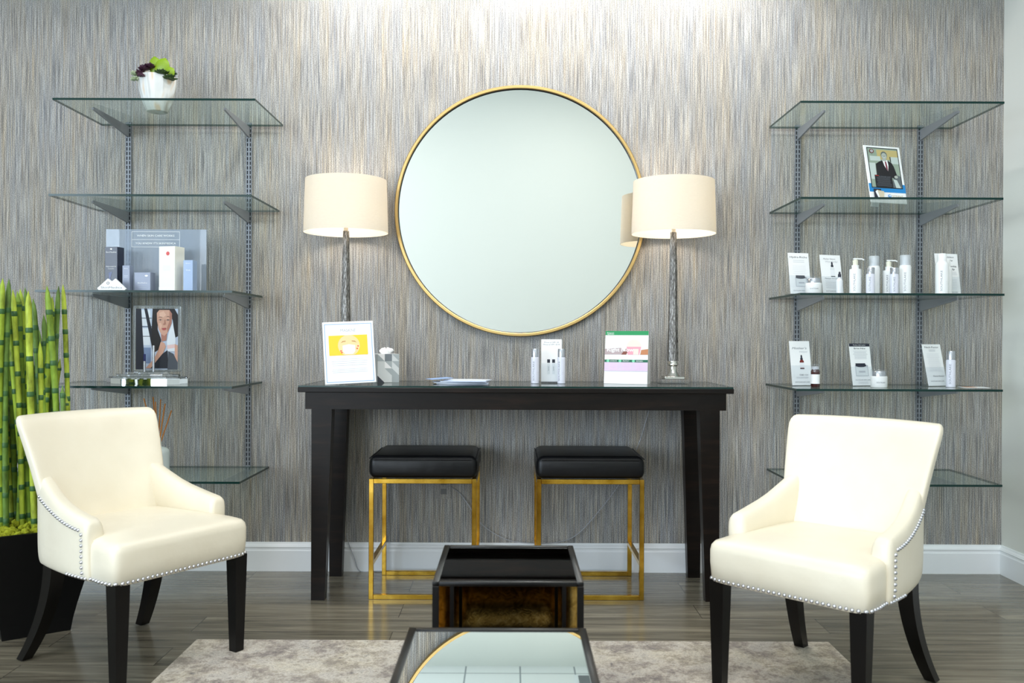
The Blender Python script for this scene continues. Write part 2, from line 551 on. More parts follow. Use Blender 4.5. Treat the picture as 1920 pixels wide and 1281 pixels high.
def text_geo(s, size=1.0, shear=0.0, spacing=1.0, bold=0.0):
    k = (s, shear, spacing, bold)
    if k not in _TX:
        c = bpy.data.curves.new('t', 'FONT'); c.body = s; c.size = 1.0; c.shear = shear; c.space_character = spacing
        c.resolution_u = 3; c.offset = bold
        o = bpy.data.objects.new('t', c); COL.objects.link(o)
        dg = bpy.context.evaluated_depsgraph_get()
        me = bpy.data.meshes.new_from_object(o.evaluated_get(dg))
        vs = [(v.co.x, v.co.y) for v in me.vertices]; fs = [list(p.vertices) for p in me.polygons]
        bpy.data.objects.remove(o); bpy.data.curves.remove(c); bpy.data.meshes.remove(me)
        x0 = min(v[0] for v in vs); x1 = max(v[0] for v in vs)
        _TX[k] = ([(v[0] - x0, v[1]) for v in vs], fs, x1 - x0)
    return _TX[k]


class Print:
    """flat ink shapes in card coordinates u (right), v (up), on the face y=0 looking to -Y"""
    def __init__(s, M=None, d=0.0004):
        s.bm = bmesh.new(); s.mats = []; s.M = M or Matrix.Identity(4); s.layer = 1; s.d = d

    def mi(s, m):
        if m not in s.mats: s.mats.append(m)
        return s.mats.index(m)

    def poly(s, pts, m):
        vs = [s.bm.verts.new(s.M @ Vector((u, -s.layer * s.d, v))) for u, v in pts]
        f = s.bm.faces.new(vs); f.material_index = s.mi(m)
        s.layer += 0.25

    def rect(s, u0, u1, v0, v1, m): s.poly([(u0, v0), (u1, v0), (u1, v1), (u0, v1)], m)

    def ell(s, u, v, a, b, m, n=24, a0=0, a1=2 * pi):
        full = abs(a1 - a0 - 2 * pi) < 1e-6
        s.poly([(u + a * cos(a0 + (a1 - a0) * k / (n if full else n - 1)), v + b * sin(a0 + (a1 - a0) * k / (n if full else n - 1))) for k in range(n)], m)

    def frame(s, u0, u1, v0, v1, t, m):
        s.rect(u0, u1, v0, v0 + t, m); s.rect(u0, u1, v1 - t, v1, m); s.rect(u0, u0 + t, v0, v1, m); s.rect(u1 - t, u1, v0, v1, m)

    def text(s, txt, u, v, h, m, width=None, align='C', shear=0.0, spacing=1.0, bold=0.0, vertical=False):
        vs, fs, W = text_geo(txt, 1, shear, spacing, bold)
        sy = h / 0.7; sx = sy if width is None else width / W
        off = -W * sx / 2 if align == 'C' else (0 if align == 'L' else -W * sx)
        V = []
        for x, y in vs:
            a, b = off + x * sx, y * sy - h / 2
            if vertical: a, b = -b, a
            V.append(s.bm.verts.new(s.M @ Vector((u + a, -s.layer * s.d, v + b))))
        k = s.mi(m)
        for f in fs:
            try: s.bm.faces.new([V[i] for i in f]).material_index = k
            except ValueError: pass
        s.layer += 0.25

    def lines(s, u0, u1, v_top, v_bot, n, m, t=0.0012, ragged=0.2):
        rnd = random.Random(int((u0 + v_top) * 1e5) + n)
        for i in range(n):
            v = v_top + (v_bot - v_top) * i / max(1, n - 1)
            ex = (u1 - u0) * ragged * rnd.random() / 2
            s.rect(u0 + ex, u1 - ex, v - t / 2, v + t / 2, m)
        s.layer += 0.0

    def done(s, name, parent, label=None):
        me = bpy.data.meshes.new(name); s.bm.to_mesh(me); s.bm.free()
        for m in s.mats: me.materials.append(m)
        o = bpy.data.objects.new(name, me); COL.objects.link(o); o.parent = parent
        if label: o['label'] = label
        return o


# ================================================================== ROOM
def room():
    bm = bmesh.new(); bx(bm, ROOM_L - .15, ROOM_R + .15, ROOM_B - .15, .15, -.1, 0)
    cap(build('floor', bm, M_FLOOR), kind='structure')
    bm = bmesh.new(); bx(bm, ROOM_L - .15, ROOM_R + .15, ROOM_B - .15, .15, ROOM_H, ROOM_H + .1)
    cap(build('ceiling', bm, M_CEIL), kind='structure')
    bm = bmesh.new(); bx(bm, ROOM_L, ROOM_R, 0, .12, 0, ROOM_H)
    cap(build('wall_back', bm, M_WP), kind='structure')
    bm = bmesh.new(); bx(bm, ROOM_R, ROOM_R + .12, ROOM_B, .12, 0, ROOM_H)
    cap(build('wall_right', bm, M_WALL), kind='structure')
    # left wall with a big window opening y -9.7..-3.0, z .4..3.4
    bm = bmesh.new()
    bx(bm, ROOM_L - .12, ROOM_L, -4.5, .12, 0, ROOM_H); bx(bm, ROOM_L - .12, ROOM_L, ROOM_B, -9.7, 0, ROOM_H)
    bx(bm, ROOM_L - .12, ROOM_L, -9.7, -4.5, 0, .4); bx(bm, ROOM_L - .12, ROOM_L, -9.7, -4.5, 3.4, ROOM_H)
    cap(build('wall_left', bm, M_WALL), kind='structure')
    # front wall (behind the camera) with window x -5.5..-2.3
    bm = bmesh.new()
    bx(bm, ROOM_L, -5.5, ROOM_B - .12, ROOM_B, 0, ROOM_H); bx(bm, -2.3, ROOM_R, ROOM_B - .12, ROOM_B, 0, ROOM_H)
    bx(bm, -5.5, -2.3, ROOM_B - .12, ROOM_B, 0, .3); bx(bm, -5.5, -2.3, ROOM_B - .12, ROOM_B, 3.5, ROOM_H)
    cap(build('wall_front', bm, M_WALL), kind='structure')
    for nm, horizontal in (('window_1', False), ('window_2', True)):
        root = bpy.data.objects.new(nm, None); COL.objects.link(root); root['kind'] = 'structure'
        f = bmesh.new(); g = bmesh.new()
        if not horizontal:
            for y in (-9.7, -8.4, -7.1, -5.8, -4.56): bx(f, ROOM_L - .08, ROOM_L - .02, y, y + .06, .4, 3.4)
            for z in (.4, 2.5, 3.34): bx(f, ROOM_L - .08, ROOM_L - .02, -9.7, -4.5, z, z + .06)
            bx(g, ROOM_L - .055, ROOM_L - .05, -9.7, -4.5, .4, 3.4)
        else:
            for x in (-5.5, -4.45, -3.4, -2.36): bx(f, x, x + .06, ROOM_B - .08, ROOM_B - .02, .3, 3.5)
            for z in (.3, 2.5, 3.44): bx(f, -5.5, -2.3, ROOM_B - .08, ROOM_B - .02, z, z + .06)
            bx(g, -5.5, -2.3, ROOM_B - .055, ROOM_B - .05, .3, 3.5)
        build('window_frame', f, M_TRIM, root); build('window_pane', g, M_ACR, root)
    # soffit over the grasscloth wall, holding three recessed downlights
    bm = bmesh.new(); bx(bm, ROOM_L, ROOM_R, -.85, 0, 3.2, 3.45)
    cap(build('trim_1', bm, M_TRIM), kind='structure')
    for x in (-0.72, 0.10, 0.92):
        t = thing('recessed_downlight', (x, -.42, 3.2), 0, 'round white recessed downlight in the soffit above the grasscloth wall', 'ceiling light', 'recessed downlights above the wall')
        b = bmesh.new(); lathe(b, [(.075, 0), (.075, -.006), (.055, -.006), (.052, 0)], 24, capends=False); build('trim_ring', b, M_TRIM, t, 40)
    # baseboards: moulded profile (depth, height)
    prof = [(0, 0), (.016, 0), (.016, .098), (.013, .104), (.013, .112), (.016, .116), (.012, .124), (.006, .130), (.004, .138), (0, .138)]
    bm = bmesh.new(); prism(bm, [(-d, z) for d, z in prof], ROOM_L, ROOM_R, axis='X')
    cap(build('baseboard_back', bm, M_TRIM), kind='structure')
    bm = bmesh.new(); prism(bm, [(ROOM_R - d, z) for d, z in prof], ROOM_B, -.0, axis='Y')
    cap(build('baseboard_right', bm, M_TRIM), kind='structure')
    # frames for the added ceiling fill lights
    for x, y in [(-1.2, -4.6), (-3.0, -9.6), (1.0, -4.6), (1.0, -9.6)]:
        t = thing('fill_light_panel', (x, y, ROOM_H), 0, 'square white fill light panel added unseen in the ceiling tiles', 'ceiling light', 'added ceiling fill light panels')
        b = bmesh.new()
        for s in (-1, 1):
            bx(b, s * .62 - .02, s * .62 + .02, -.64, .64, -.04, 0); bx(b, -.64, .64, s * .62 - .02, s * .62 + .02, -.04, 0)
        build('frame', b, M_TRIM, t)
    t = thing('ceiling_vent', (1.52, -11.18, ROOM_H), 0, 'white slotted air vent in the tiled ceiling, seen in the near table top', 'vent')
    b = bmesh.new(); bx(b, -.40, .40, -.40, .40, -.012, 0); build('vent_plate', b, M_TRIM, t)
    b = bmesh.new()
    for i in range(15):
        for j in (-1, 0, 1): bx(b, j * .23 - .1, j * .23 + .1, -.34 + i * .0486 - .012, -.34 + i * .0486 + .012, -.016, -.0125)
    build('vent_slot_shade', b, M_SLOT, t)  # near-black bars on the plate stand for the shade in its openings


room()


# ================================================================== SHELVING
SHELF_FRONT = -0.480
SHELF_Z = [2.145, 1.734, 1.323, 0.912, 0.504]
GT = 0.0095


def shelving():
    names = ['top', 'second', 'third', 'fourth', 'lowest']
    LX = [(97, 477), (90, 470), (65, 435), (55, 435), (69, 450)]
    RX = [(1499, 1881), (1500, 1880), (1500, 1883), (1494, 1881), (1497, 1881)]
    Df = DW + SHELF_FRONT
    for side, XX in (('left', LX), ('right', RX)):
        for i, (a, b) in enumerate(XX):
            x0, x1 = (a - 960) * Df / F_PX, (b - 960) * Df / F_PX
            z = SHELF_Z[i]
            where = ['with a succulent pot on it', 'left empty', 'holding boxed skincare and a clear panel', 'under the crystal stand', 'holding a reed diffuser'] if side == 'left' else \
                    ['left empty', 'holding a framed portrait of a man', 'holding a row of white bottles', 'holding three leaning cards', 'behind the right armchair']
            root = thing('glass_shelf', ((x0 + x1) / 2, SHELF_FRONT, z), 0, f'{names[i]} clear glass shelf of the {side} wall rack, {where[i]}', 'shelf', f'glass shelves on the {side} rack')
            h = (x1 - x0) / 2; dpt = -SHELF_FRONT - 0.0135
            bm = bmesh.new(); bx(bm, -h, h, 0, dpt, -GT, 0)
            for f in bm.faces:
                f.material_index = 0 if abs(f.normal.z) > .5 else 1
            o = build('glass_pane', bm, [M_GLASS, M_EDGE], root)
    SX = {'left': [(241, 250), (467, 250)], 'right': [(1496, 250), (1726, 250)]}
    for side in ('left', 'right'):
        for j, (px, py) in enumerate(SX[side]):
            X = at(px, py, DW - .01).x
            root = thing('shelf_standard', (X, 0, 0.48), 0, f'slotted grey metal wall upright, {"left" if j == 0 else "right"} one of the {side} shelf rack, with its brackets', 'shelf upright', 'slotted shelf uprights')
            bm = bmesh.new()
            H = SHELF_Z[0] + .01 - .48; zb = 0
            for xa, xb in ((-.0130, -.0095), (-.0042, .0042), (.0095, .0130)): bx(bm, xa, xb, -.012, -.001, 0, H)
            n = int(H / .0222)
            for k in range(n + 1): bx(bm, -.0124, .0124, -.0118, -.001, k * .0222, k * .0222 + .0062)
            build('slotted_strip', bm, M_STEEL, root)
            bm = bmesh.new(); bx(bm, -.0125, .0125, -.0022, -.0005, 0, H); build('slot_shade_back', bm, M_SLOT, root)  # dark plate colours in the shade seen through the open slots
            for z in SHELF_Z:
                bm = bmesh.new(); zz = z - GT - .4805
                prism(bm, [(-.012, zz), (-.37, zz), (-.38, zz - .006), (-.375, zz - .012), (-.012, zz - .052)], -.0018, .0018, axis='X')
                # flange along the lower edge
                prism(bm, [(-.38, zz - .0055), (-.376, zz - .013), (-.014, zz - .0535), (-.014, zz - .0495)], -.0042, .0042, axis='X')
                build('bracket', bm, M_STEELD, root)


shelving()


# ================================================================== MIRROR
def mirror():
    D = DW - .03
    c = at(975.5, 395.5, D); c.y = 0
    R = 0.601
    root = thing('wall_mirror', (c.x, 0, c.z), 0, 'large round wall mirror in a thin brass frame above the console table', 'mirror')
    bm = bmesh.new(); n = 128
    prof = [(R - .006, -.0), (R, -.003), (R, -.031), (R - .003, -.034), (R - .013, -.034), (R - .016, -.031), (R - .016, -.018)]
    rings = [[Vector((r * cos(2 * pi * k / n), y, r * sin(2 * pi * k / n))) for k in range(n)] for r, y in prof]
    loft(bm, rings, False); build('frame', bm, M_BRASS, root, 35)
    bm = bmesh.new()
    loft(bm, [[Vector((r * cos(2 * pi * k / n), y, r * sin(2 * pi * k / n))) for k in range(n)] for r, y in ((R - .007, -.002), (R - .007, -.017))], True)
    build('mirror_glass', bm, M_MIRR, root)
    bm = bmesh.new()
    loft(bm, [[Vector((r * cos(2 * pi * k / n), y, r * sin(2 * pi * k / n))) for k in range(n)] for r, y in ((R - .0155, -.030), (R - .020, -.0175))], False)
    build('recess_shade_ring', bm, M_BLK, root)  # black ring paints the shaded gap where the glass sits back


mirror()

# ================================================================== CONSOLE TABLE
TZ = 0.9195   # top of the glass


def console():
    root = thing('console_table', (0.017, -.28, 0), 0, 'long espresso wood console table with splayed tapered legs against the wall', 'table')
    x0, x1 = -.925, .925
    yf, yb = -.52 + .28, -.02 + .28
    bm = bmesh.new(); bx(bm, x0, x1, yf, yb, .891, TZ - .007, .002, 1); build('tabletop', bm, M_WOOD, root)
    bm = bmesh.new(); bx(bm, x0 + .002, x1 - .002, yf + .002, yb, TZ - .007, TZ)
    for f in bm.faces: f.material_index = 0 if abs(f.normal.z) > .5 else 1
    build('glass_top', bm, [M_GLASS, M_EDGE], root, None)
    a0, a1 = x0 + .027, x1 - .027
    bm = bmesh.new()
    bx(bm, a0, a1, yf + .025, yf + .045, .818, .891); bx(bm, a0, a1, yb - .045, yb - .025, .818, .891)
    bx(bm, a0, a0 + .02, yf + .045, yb - .045, .818, .891); bx(bm, a1 - .02, a1, yf + .045, yb - .045, .818, .891)
    build('apron', bm, M_WOOD, root)
    for sx in (-1, 1):
        for sy in (-1, 1):
            xo = sx * .872; yo = (yf + .03) if sy < 0 else (yb - .04)
            bm = bmesh.new(); rings = []
            for z, w_ in ((0, .058), (.45, .074), (.80, .086), (.89, .086)):
                xa, xb = sorted((xo, xo - sx * w_)); ya, yb_ = sorted((yo, yo - sy * w_ * .8))
                rings.append([Vector((xa, ya, z)), Vector((xb, ya, z)), Vector((xb, yb_, z)), Vector((xa, yb_, z))])
            loft(bm, rings); build('leg', bm, M_WOOD, root)


console()


# ================================================================== STOOLS
def stool():
    root = thing('counter_stool', (0, 0, 0), 0, 'x', 'stool', 'stools under the console table')
    W, Dp, H, t = .462, .415, .518, .020
    h = W / 2
    bm = bmesh.new(); bx(bm, -h, h, 0, Dp, H, H + .098, .028, 4)
    for v in bm.verts:
        u, q = v.co.x / h, (v.co.y - Dp / 2) / (Dp / 2)
        b = max(0, (1 - u ** 2)) * max(0, (1 - q ** 2))
        v.co.z += 0.018 * b if v.co.z > H + .05 else 0
        k = 1 + .022 * (1 - abs((v.co.z - H - .045) / .045))
        v.co.x *= k
    c = build('seat_cushion', bm, M_BLEA, root, 50)
    # welt seam
    bm = bmesh.new(); z = H + .086
    tube(bm, [(-h + .02, -.004, z), (h - .02, -.004, z)], .0028, 6)
    tube(bm, [(-h - .0, .02, z), (-h - .0, Dp - .02, z)], .0028, 6); tube(bm, [(h + .0, .02, z), (h + .0, Dp - .02, z)], .0028, 6)
    build('welt', bm, M_BLEA, c, 60)
    def bar(*a):
        b = bmesh.new(); bx(b, *a, bevel=.0015, seg=1); return b
    for sx in (-1, 1):
        for y in (0, Dp - t):
            xa, xb = sorted((sx * h, sx * (h - t)))
            build('leg', bar(xa, xb, y, y + t, 0, H), M_GOLD, root)
        xa, xb = sorted((sx * h, sx * (h - t)))
        build('side_rail', bar(xa, xb, t, Dp - t, H - t, H), M_GOLD, root)
        build('footrest', bar(xa, xb, t, Dp - t, .145, .165), M_GOLD, root)
    for y in (0, Dp - t):
        build('cross_rail', bar(-h + t, h - t, y, y + t, H - t, H), M_GOLD, root)
        build('floor_rail', bar(-h + t, h - t, y, y + t, 0, t), M_GOLD, root)
    return root


st = stool()
st.location = (-.379 * 1.0, -.475, 0); st['label'] = 'left black leather counter stool on a polished gold frame under the console'
st.location.x = (793.5 - 960) * (DW - .475) / F_PX
dup(st, ((1108.5 - 960) * (DW - .475) / F_PX, -.475, 0), 0, 'right black leather counter stool on a polished gold frame under the console')


# ================================================================== LAMPS
def lamp():
    root = thing('table_lamp', (0, 0, TZ), 0, 'x', 'lamp', 'table lamps on the console')
    b = bmesh.new(); bx(b, -.062, .062, -.062, .062, 0, .022, .002, 1); build('acrylic_base', b, M_ACR, root)
    b = bmesh.new(); bx(b, -.045, .045, -.045, .045, .022, .034, .0015, 1); 
    lathe(b, [(.034, .034), (.030, .040), (.021, .052), (.016, .070), (.017, .080), (.024, .086), (.024, .094), (.021, .098), (.021, .104)], 28)
    build('metal_foot', b, M_NICK, root, 40)
    b = bmesh.new()
    rings = []; n = 36
    for i in range(25):
        z = .104 + (.690 - .104) * i / 24
        r = .0245 - .0115 * (i / 24)
        rings.append([Vector(((r + .0012 * sin(9 * a)) * cos(a), (r + .0012 * sin(9 * a)) * sin(a), z)) for a in [2 * pi * k / n for k in range(n)]])
    loft(b, rings); build('stem', b, M_STEM, root, 60)
    b = bmesh.new(); lathe(b, [(.010, .690), (.010, .735), (.018, .737), (.018, .775), (.010, .778)], 20); build('socket', b, M_NICK, root, 40)
    b = bmesh.new(); lathe(b, [(.012, .778), (.018, .79), (.029, .82), (.028, .845), (.016, .865), (.004, .868)], 20)
    build('bulb', b, mat('lit_bulb', (255, 240, 214), 0.4, emit=((255, 214, 160), 6)), root, 60)
    # shade: double wall drum, slightly tapered, open ends
    b = bmesh.new(); n = 72; zb, zt = .682, .922; rb, rt = .191, .183
    rings = [[Vector((r * cos(2 * pi * k / n), r * sin(2 * pi * k / n), z)) for k in range(n)] for r, z in ((rb, zb), (rt, zt), (rt - .0018, zt), (rb - .0018, zb), (rb, zb))]
    loft(b, rings, False); bmesh.ops.remove_doubles(b, verts=b.verts[:], dist=1e-5)
    sh = build('lamp_shade', b, M_SHADE, root, 40)
    b = bmesh.new(); 
    for k in range(3):
        a = 2 * pi * k / 3 + .4; tube(b, [(0, 0, .905), ((rt - .003) * cos(a), (rt - .003) * sin(a), .912)], .0018, 6)
    tube(b, [(0, 0, .86), (0, 0, .93)], .003, 8); build('spider', b, M_NICK, root, 60)
    b = bmesh.new(); lathe(b, [(.004, .915), (.012, .925), (.013, .935), (.006, .943), (.002, .945)], 16); build('finial', b, M_ACR, root, 60)
    return root


LD = 4.085
lx = lambda px: (px - 960) * LD / F_PX
lp = lamp(); lp.location = (lx(648), LD - DW, TZ); lp['label'] = 'left table lamp, drum shade lit, standing behind the yellow mask sign'
lr = dup(lp, (lx(1262), LD - DW, TZ), .0, 'right table lamp, drum shade lit, overlapping the edge of the round mirror')
for x in (lx(648), lx(1262)):
    l = bpy.data.lights.new('bulb_light', 'POINT'); l.energy = 6.5; l.color = (1.0, 0.88, 0.74); l.shadow_soft_size = 0.045
    o = bpy.data.objects.new('bulb_light', l); COL.objects.link(o); o.location = (x, LD - DW, TZ + .800)


# ================================================================== ARMCHAIRS
def root_children(r_): return [o for o in bpy.data.objects if o.parent == r_]


def armchair():
    root = thing('armchair', (0, 0, 0), 0, 'x', 'chair', 'cream leather armchairs')
    zb = .338
    # seat: plan is a slightly tapered rounded block
    hw, yf, yb = .262, -.275, .235
    def ring(z, g, top=0.0, p=16):
        out = []
        for v in sqring(0, (yf + yb) / 2, z, hw + g, (yb - yf) / 2 + g, p, 72):
            v = Vector(v)
            if v.y > -.105:
                lim = .255 - .050 * max(0, (v.y + .05) / .28) ** 1.5; v.x = max(-lim, min(lim, v.x))
            out.append(v)
        return out
    bm = bmesh.new()
    rings = [ring(zb, -.006), ring(zb + .004, 0), ring(.40, .004), ring(.440, .004), ring(.456, .001), ring(.467, -.007), ring(.474, -.022, p=12), ring(.483, -.06, p=8), ring(.492, -.12, p=4), ring(.496, -.20, p=3)]
    loft(bm, rings)
    seat = build('seat', bm, M_CREAM, root, 60)
    # backrest
    bm = bmesh.new(); R = []
    N = 48
    def backring(z, k=1.0, g=0.0):
        t = max(0, (z - .36) / .50)
        hwid = .222 + .050 * t ** 1.3
        th = (.040 - .010 * t)
        yc = .188 + .085 * t + .075 * t * t
        out = []
        for v in sqring(0, 0, z, hwid + g, th * k, 5, N):
            y = v.y + yc - .050 * (v.x / hwid) ** 2
            zz = v.z + (.003 * (1 - (v.x / hwid) ** 2) * (t > .9))
            out.append(Vector((v.x, y, zz)))
        return out
    for z, k, g in [(.36, 1, 0), (.42, 1, 0), (.50, 1, 0), (.58, 1, 0), (.66, 1, 0), (.74, 1, 0), (.79, 1, 0), (.815, .97, -.001), (.830, .86, -.005), (.840, .60, -.012), (.844, .25, -.02)]:
        R.append(backring(z, k, g))
    loft(bm, R); build('backrest', bm, M_CREAM, root, 60)
    # arms with outer side panels
    for s in (-1, 1):
        bm = bmesh.new(); R = []
        st = [(-.128, .502, .8), (-.136, .500, .86), (-.132, .520, 1.0), (-.10, .530, 1), (-.04, .545, 1), (.03, .572, 1), (.09, .602, 1), (.14, .635, 1), (.18, .665, 1), (.215, .69, .9), (.235, .69, .5)]
        st = [(-.140, .516, .70), (-.134, .530, .93), (-.118, .538, 1.0), (-.07, .546, 1), (-.02, .556, 1), (.03, .568, 1), (.08, .585, 1), (.13, .608, 1), (.17, .628, 1), (.215, .648, .9), (.245, .65, .5)]
        for y, zt, k in st:
            xo = .272 - .040 * max(0, (y + .05) / .28) ** 1.5
            th = .033 * k; zc = (zt + .336) / 2; hz = (zt - .336) / 2
            out = []
            for v in sqring(0, 0, 0, th, hz, 4.0, 40):
                f = (v.y + hz) / (2 * hz)
                xi = v.x + (.012 * f if f > .5 else 0)
                out.append(Vector((s * (xo - .033 + v.x + .010 * max(0, f - .6)), y, zc + v.y)))
            R.append(out)
        loft(bm, R); build('armrest', bm, M_CREAM, root, 60)
    # legs
    for s in (-1, 1):
        bm = bmesh.new(); rr = []
        for z, w_ in ((0, .0175), (.25, .0235), (.345, .0255)):
            cx, cy = s * .232, -.245
            rr.append([Vector((cx + a * w_, cy + b * w_, z)) for a, b in ((-1, -1), (1, -1), (1, 1), (-1, 1))])
        loft(bm, rr); build('front_leg', bm, M_LEG, root)
        bm = bmesh.new(); rr = []
        for i in range(13):
            t = i / 12; z = .345 * (1 - t)
            w_ = .026 - .008 * t; cx = s * (.200 + .030 * t * t); cy = .165 + .030 * t + .105 * t * t
            rr.append([Vector((cx + a * w_, cy + b * w_, z)) for a, b in ((-1, -1), (1, -1), (1, 1), (-1, 1))])
        loft(bm, rr); build('rear_leg', bm, M_LEG, root, 30)
    # nailheads: bottom edge of front and sides, up the arm front and back along the arm
    from mathutils.bvhtree import BVHTree
    vv, ff = [], []
    for o in root_children(root):
        if o.name.split('.')[0] in ('seat', 'armrest', 'backrest'):
            n0 = len(vv); vv += [v.co.copy() for v in o.data.vertices]; ff += [[n0 + q for q in p.vertices] for p in o.data.polygons]
    tree = BVHTree.FromPolygons(vv, ff)
    pts = []
    def cast(o, d):
        h = tree.ray_cast(Vector(o), Vector(d))
        if h[0] is not None: pts.append(h[0] - Vector(d) * .0005)
    n = 30
    for i in range(n): cast((-.252 + .504 * i / (n - 1), -1, zb + .010), (0, 1, 0))
    for s in (-1, 1):
        for i in range(15): cast((s, yf + .012 + .0176 * i, zb + .010), (-s, 0, 0))
        for i in range(1, 9): cast((s, -.112, zb + .010 + .0175 * i), (-s, 0, 0))
        for i in range(1, 20):
            f = i / 19; cast((s, -.112 + .30 * f, zb + .162 + .075 * f ** 1.5), (-s, 0, 0))
    b = bmesh.new(); bmesh.ops.create_uvsphere(b, u_segments=10, v_segments=6, radius=.0063)
    first = None
    for p in pts:
        if first is None:
            first = build('nailhead', b, M_NAIL, root, 80, loc=p)
        else:
            o = first.copy(); COL.objects.link(o); o.parent = root; o.location = p
    return root


ch = armchair()
ch['label'] = 'left cream leather armchair with silver nailheads, beside the bamboo planter'
ch.location = (-1.312, -1.179, .004); ch.rotation_euler = (0, 0, radians(57))
dup(ch, (1.012, -1.42, .004), radians(-45), 'right cream leather armchair with silver nailheads, before the right shelves')


# ================================================================== SIDE TABLES
def side_table(name, x0, x1, y0, y1, h, label):
    """y0 front, y1 back"""
    W = x1 - x0; Dp = y1 - y0; cx = (x0 + x1) / 2; cy = (y0 + y1) / 2
    root = thing(name, (cx, cy, .004), 0, label, 'table')
    a, b = W / 2, Dp / 2; t = .017
    bm = bmesh.new()
    for s in (-1, 1):
        xa, xb = sorted((s * a, s * (a - t))); bx(bm, xa, xb, -b, b, h - .012, h, .002, 2)
        ya, yb = sorted((s * b, s * (b - t))); bx(bm, -a + t, a - t, ya, yb, h - .012, h, .002, 2)
    build('top_frame', bm, M_BLK, root, 40)
    bm = bmesh.new(); bx(bm, -a + t, a - t, -b + t, b - t, h - .012, h - .003); build('mirrored_top', bm, M_MIRR, root)
    for sx in (-1, 1):
        for sy in (-1, 1):
            xa, xb = sorted((sx * a, sx * (a - t))); ya, yb = sorted((sy * b, sy * (b - t)))
            bm = bmesh.new(); bx(bm, xa, xb, ya, yb, 0, h - .012, .001, 1); build('leg', bm, M_BLK, root)
    for s in (-1, 1):
        for yy in (-b, b - .010):
            bm = bmesh.new(); xa, xb = sorted((s * (a - t), s * (a - t - .028))); bx(bm, xa, xb, yy + .003, yy + .009, .14, h - .012); build('leg_panel', bm, M_ANT, root)
            bm = bmesh.new(); xa, xb = sorted((s * (a - t - .028), s * (a - t - .038))); bx(bm, xa, xb, yy, yy + .010, .12, h - .012); build('leg_trim', bm, M_BLK, root)
        bm = bmesh.new(); xa, xb = sorted((s * (a - .003), s * (a - .008)))
        bx(bm, xa, xb, -b + t, b - t, .14, h - .012); build('side_panel', bm, M_ANT, root)
        bm = bmesh.new(); bx(bm, xa, xb, -b + t, b - t, .12, .14); build('lower_rail', bm, M_BLK, root)
    bm = bmesh.new(); bx(bm, -a + t + .038, a - t - .038, b - .009, b - .003, .14, h - .012); build('rear_panel', bm, M_ANT, root)
    bm = bmesh.new(); bx(bm, -a + t, a - t, b - .010, b - .003, .12, .14); build('lower_rail', bm, M_BLK, root)
    bm = bmesh.new(); bx(bm, -a + .03, a - .03, -b + .03, b - .022, .085, .118, .002, 1); build('dark_lower_box', bm, M_BLK, root)  # black box added so a dark band shows in the mirrored panels
    bm = bmesh.new(); bx(bm, -a + t, a - t, -b + .012, -b + .018, .115, .135); build('lower_rail', bm, M_BLK, root)
    return root


side_table('side_table', -.201, .186, -2.032, -1.622, .496, 'far black square side table with bronze mirrored inner panels, between the armchairs')
side_table('side_table', -.233, .172, -2.690, -2.268, .456, 'near square side table whose mirrored top reflects the round wall mirror')

# rug
bm = bmesh.new(); bx(bm, -1.162, 1.175, -3.1, -1.003, 0.0005, .004)
cap(build('area_rug', bm, M_RUG), 'faded beige and grey abstract area rug on the plank floor', 'rug')


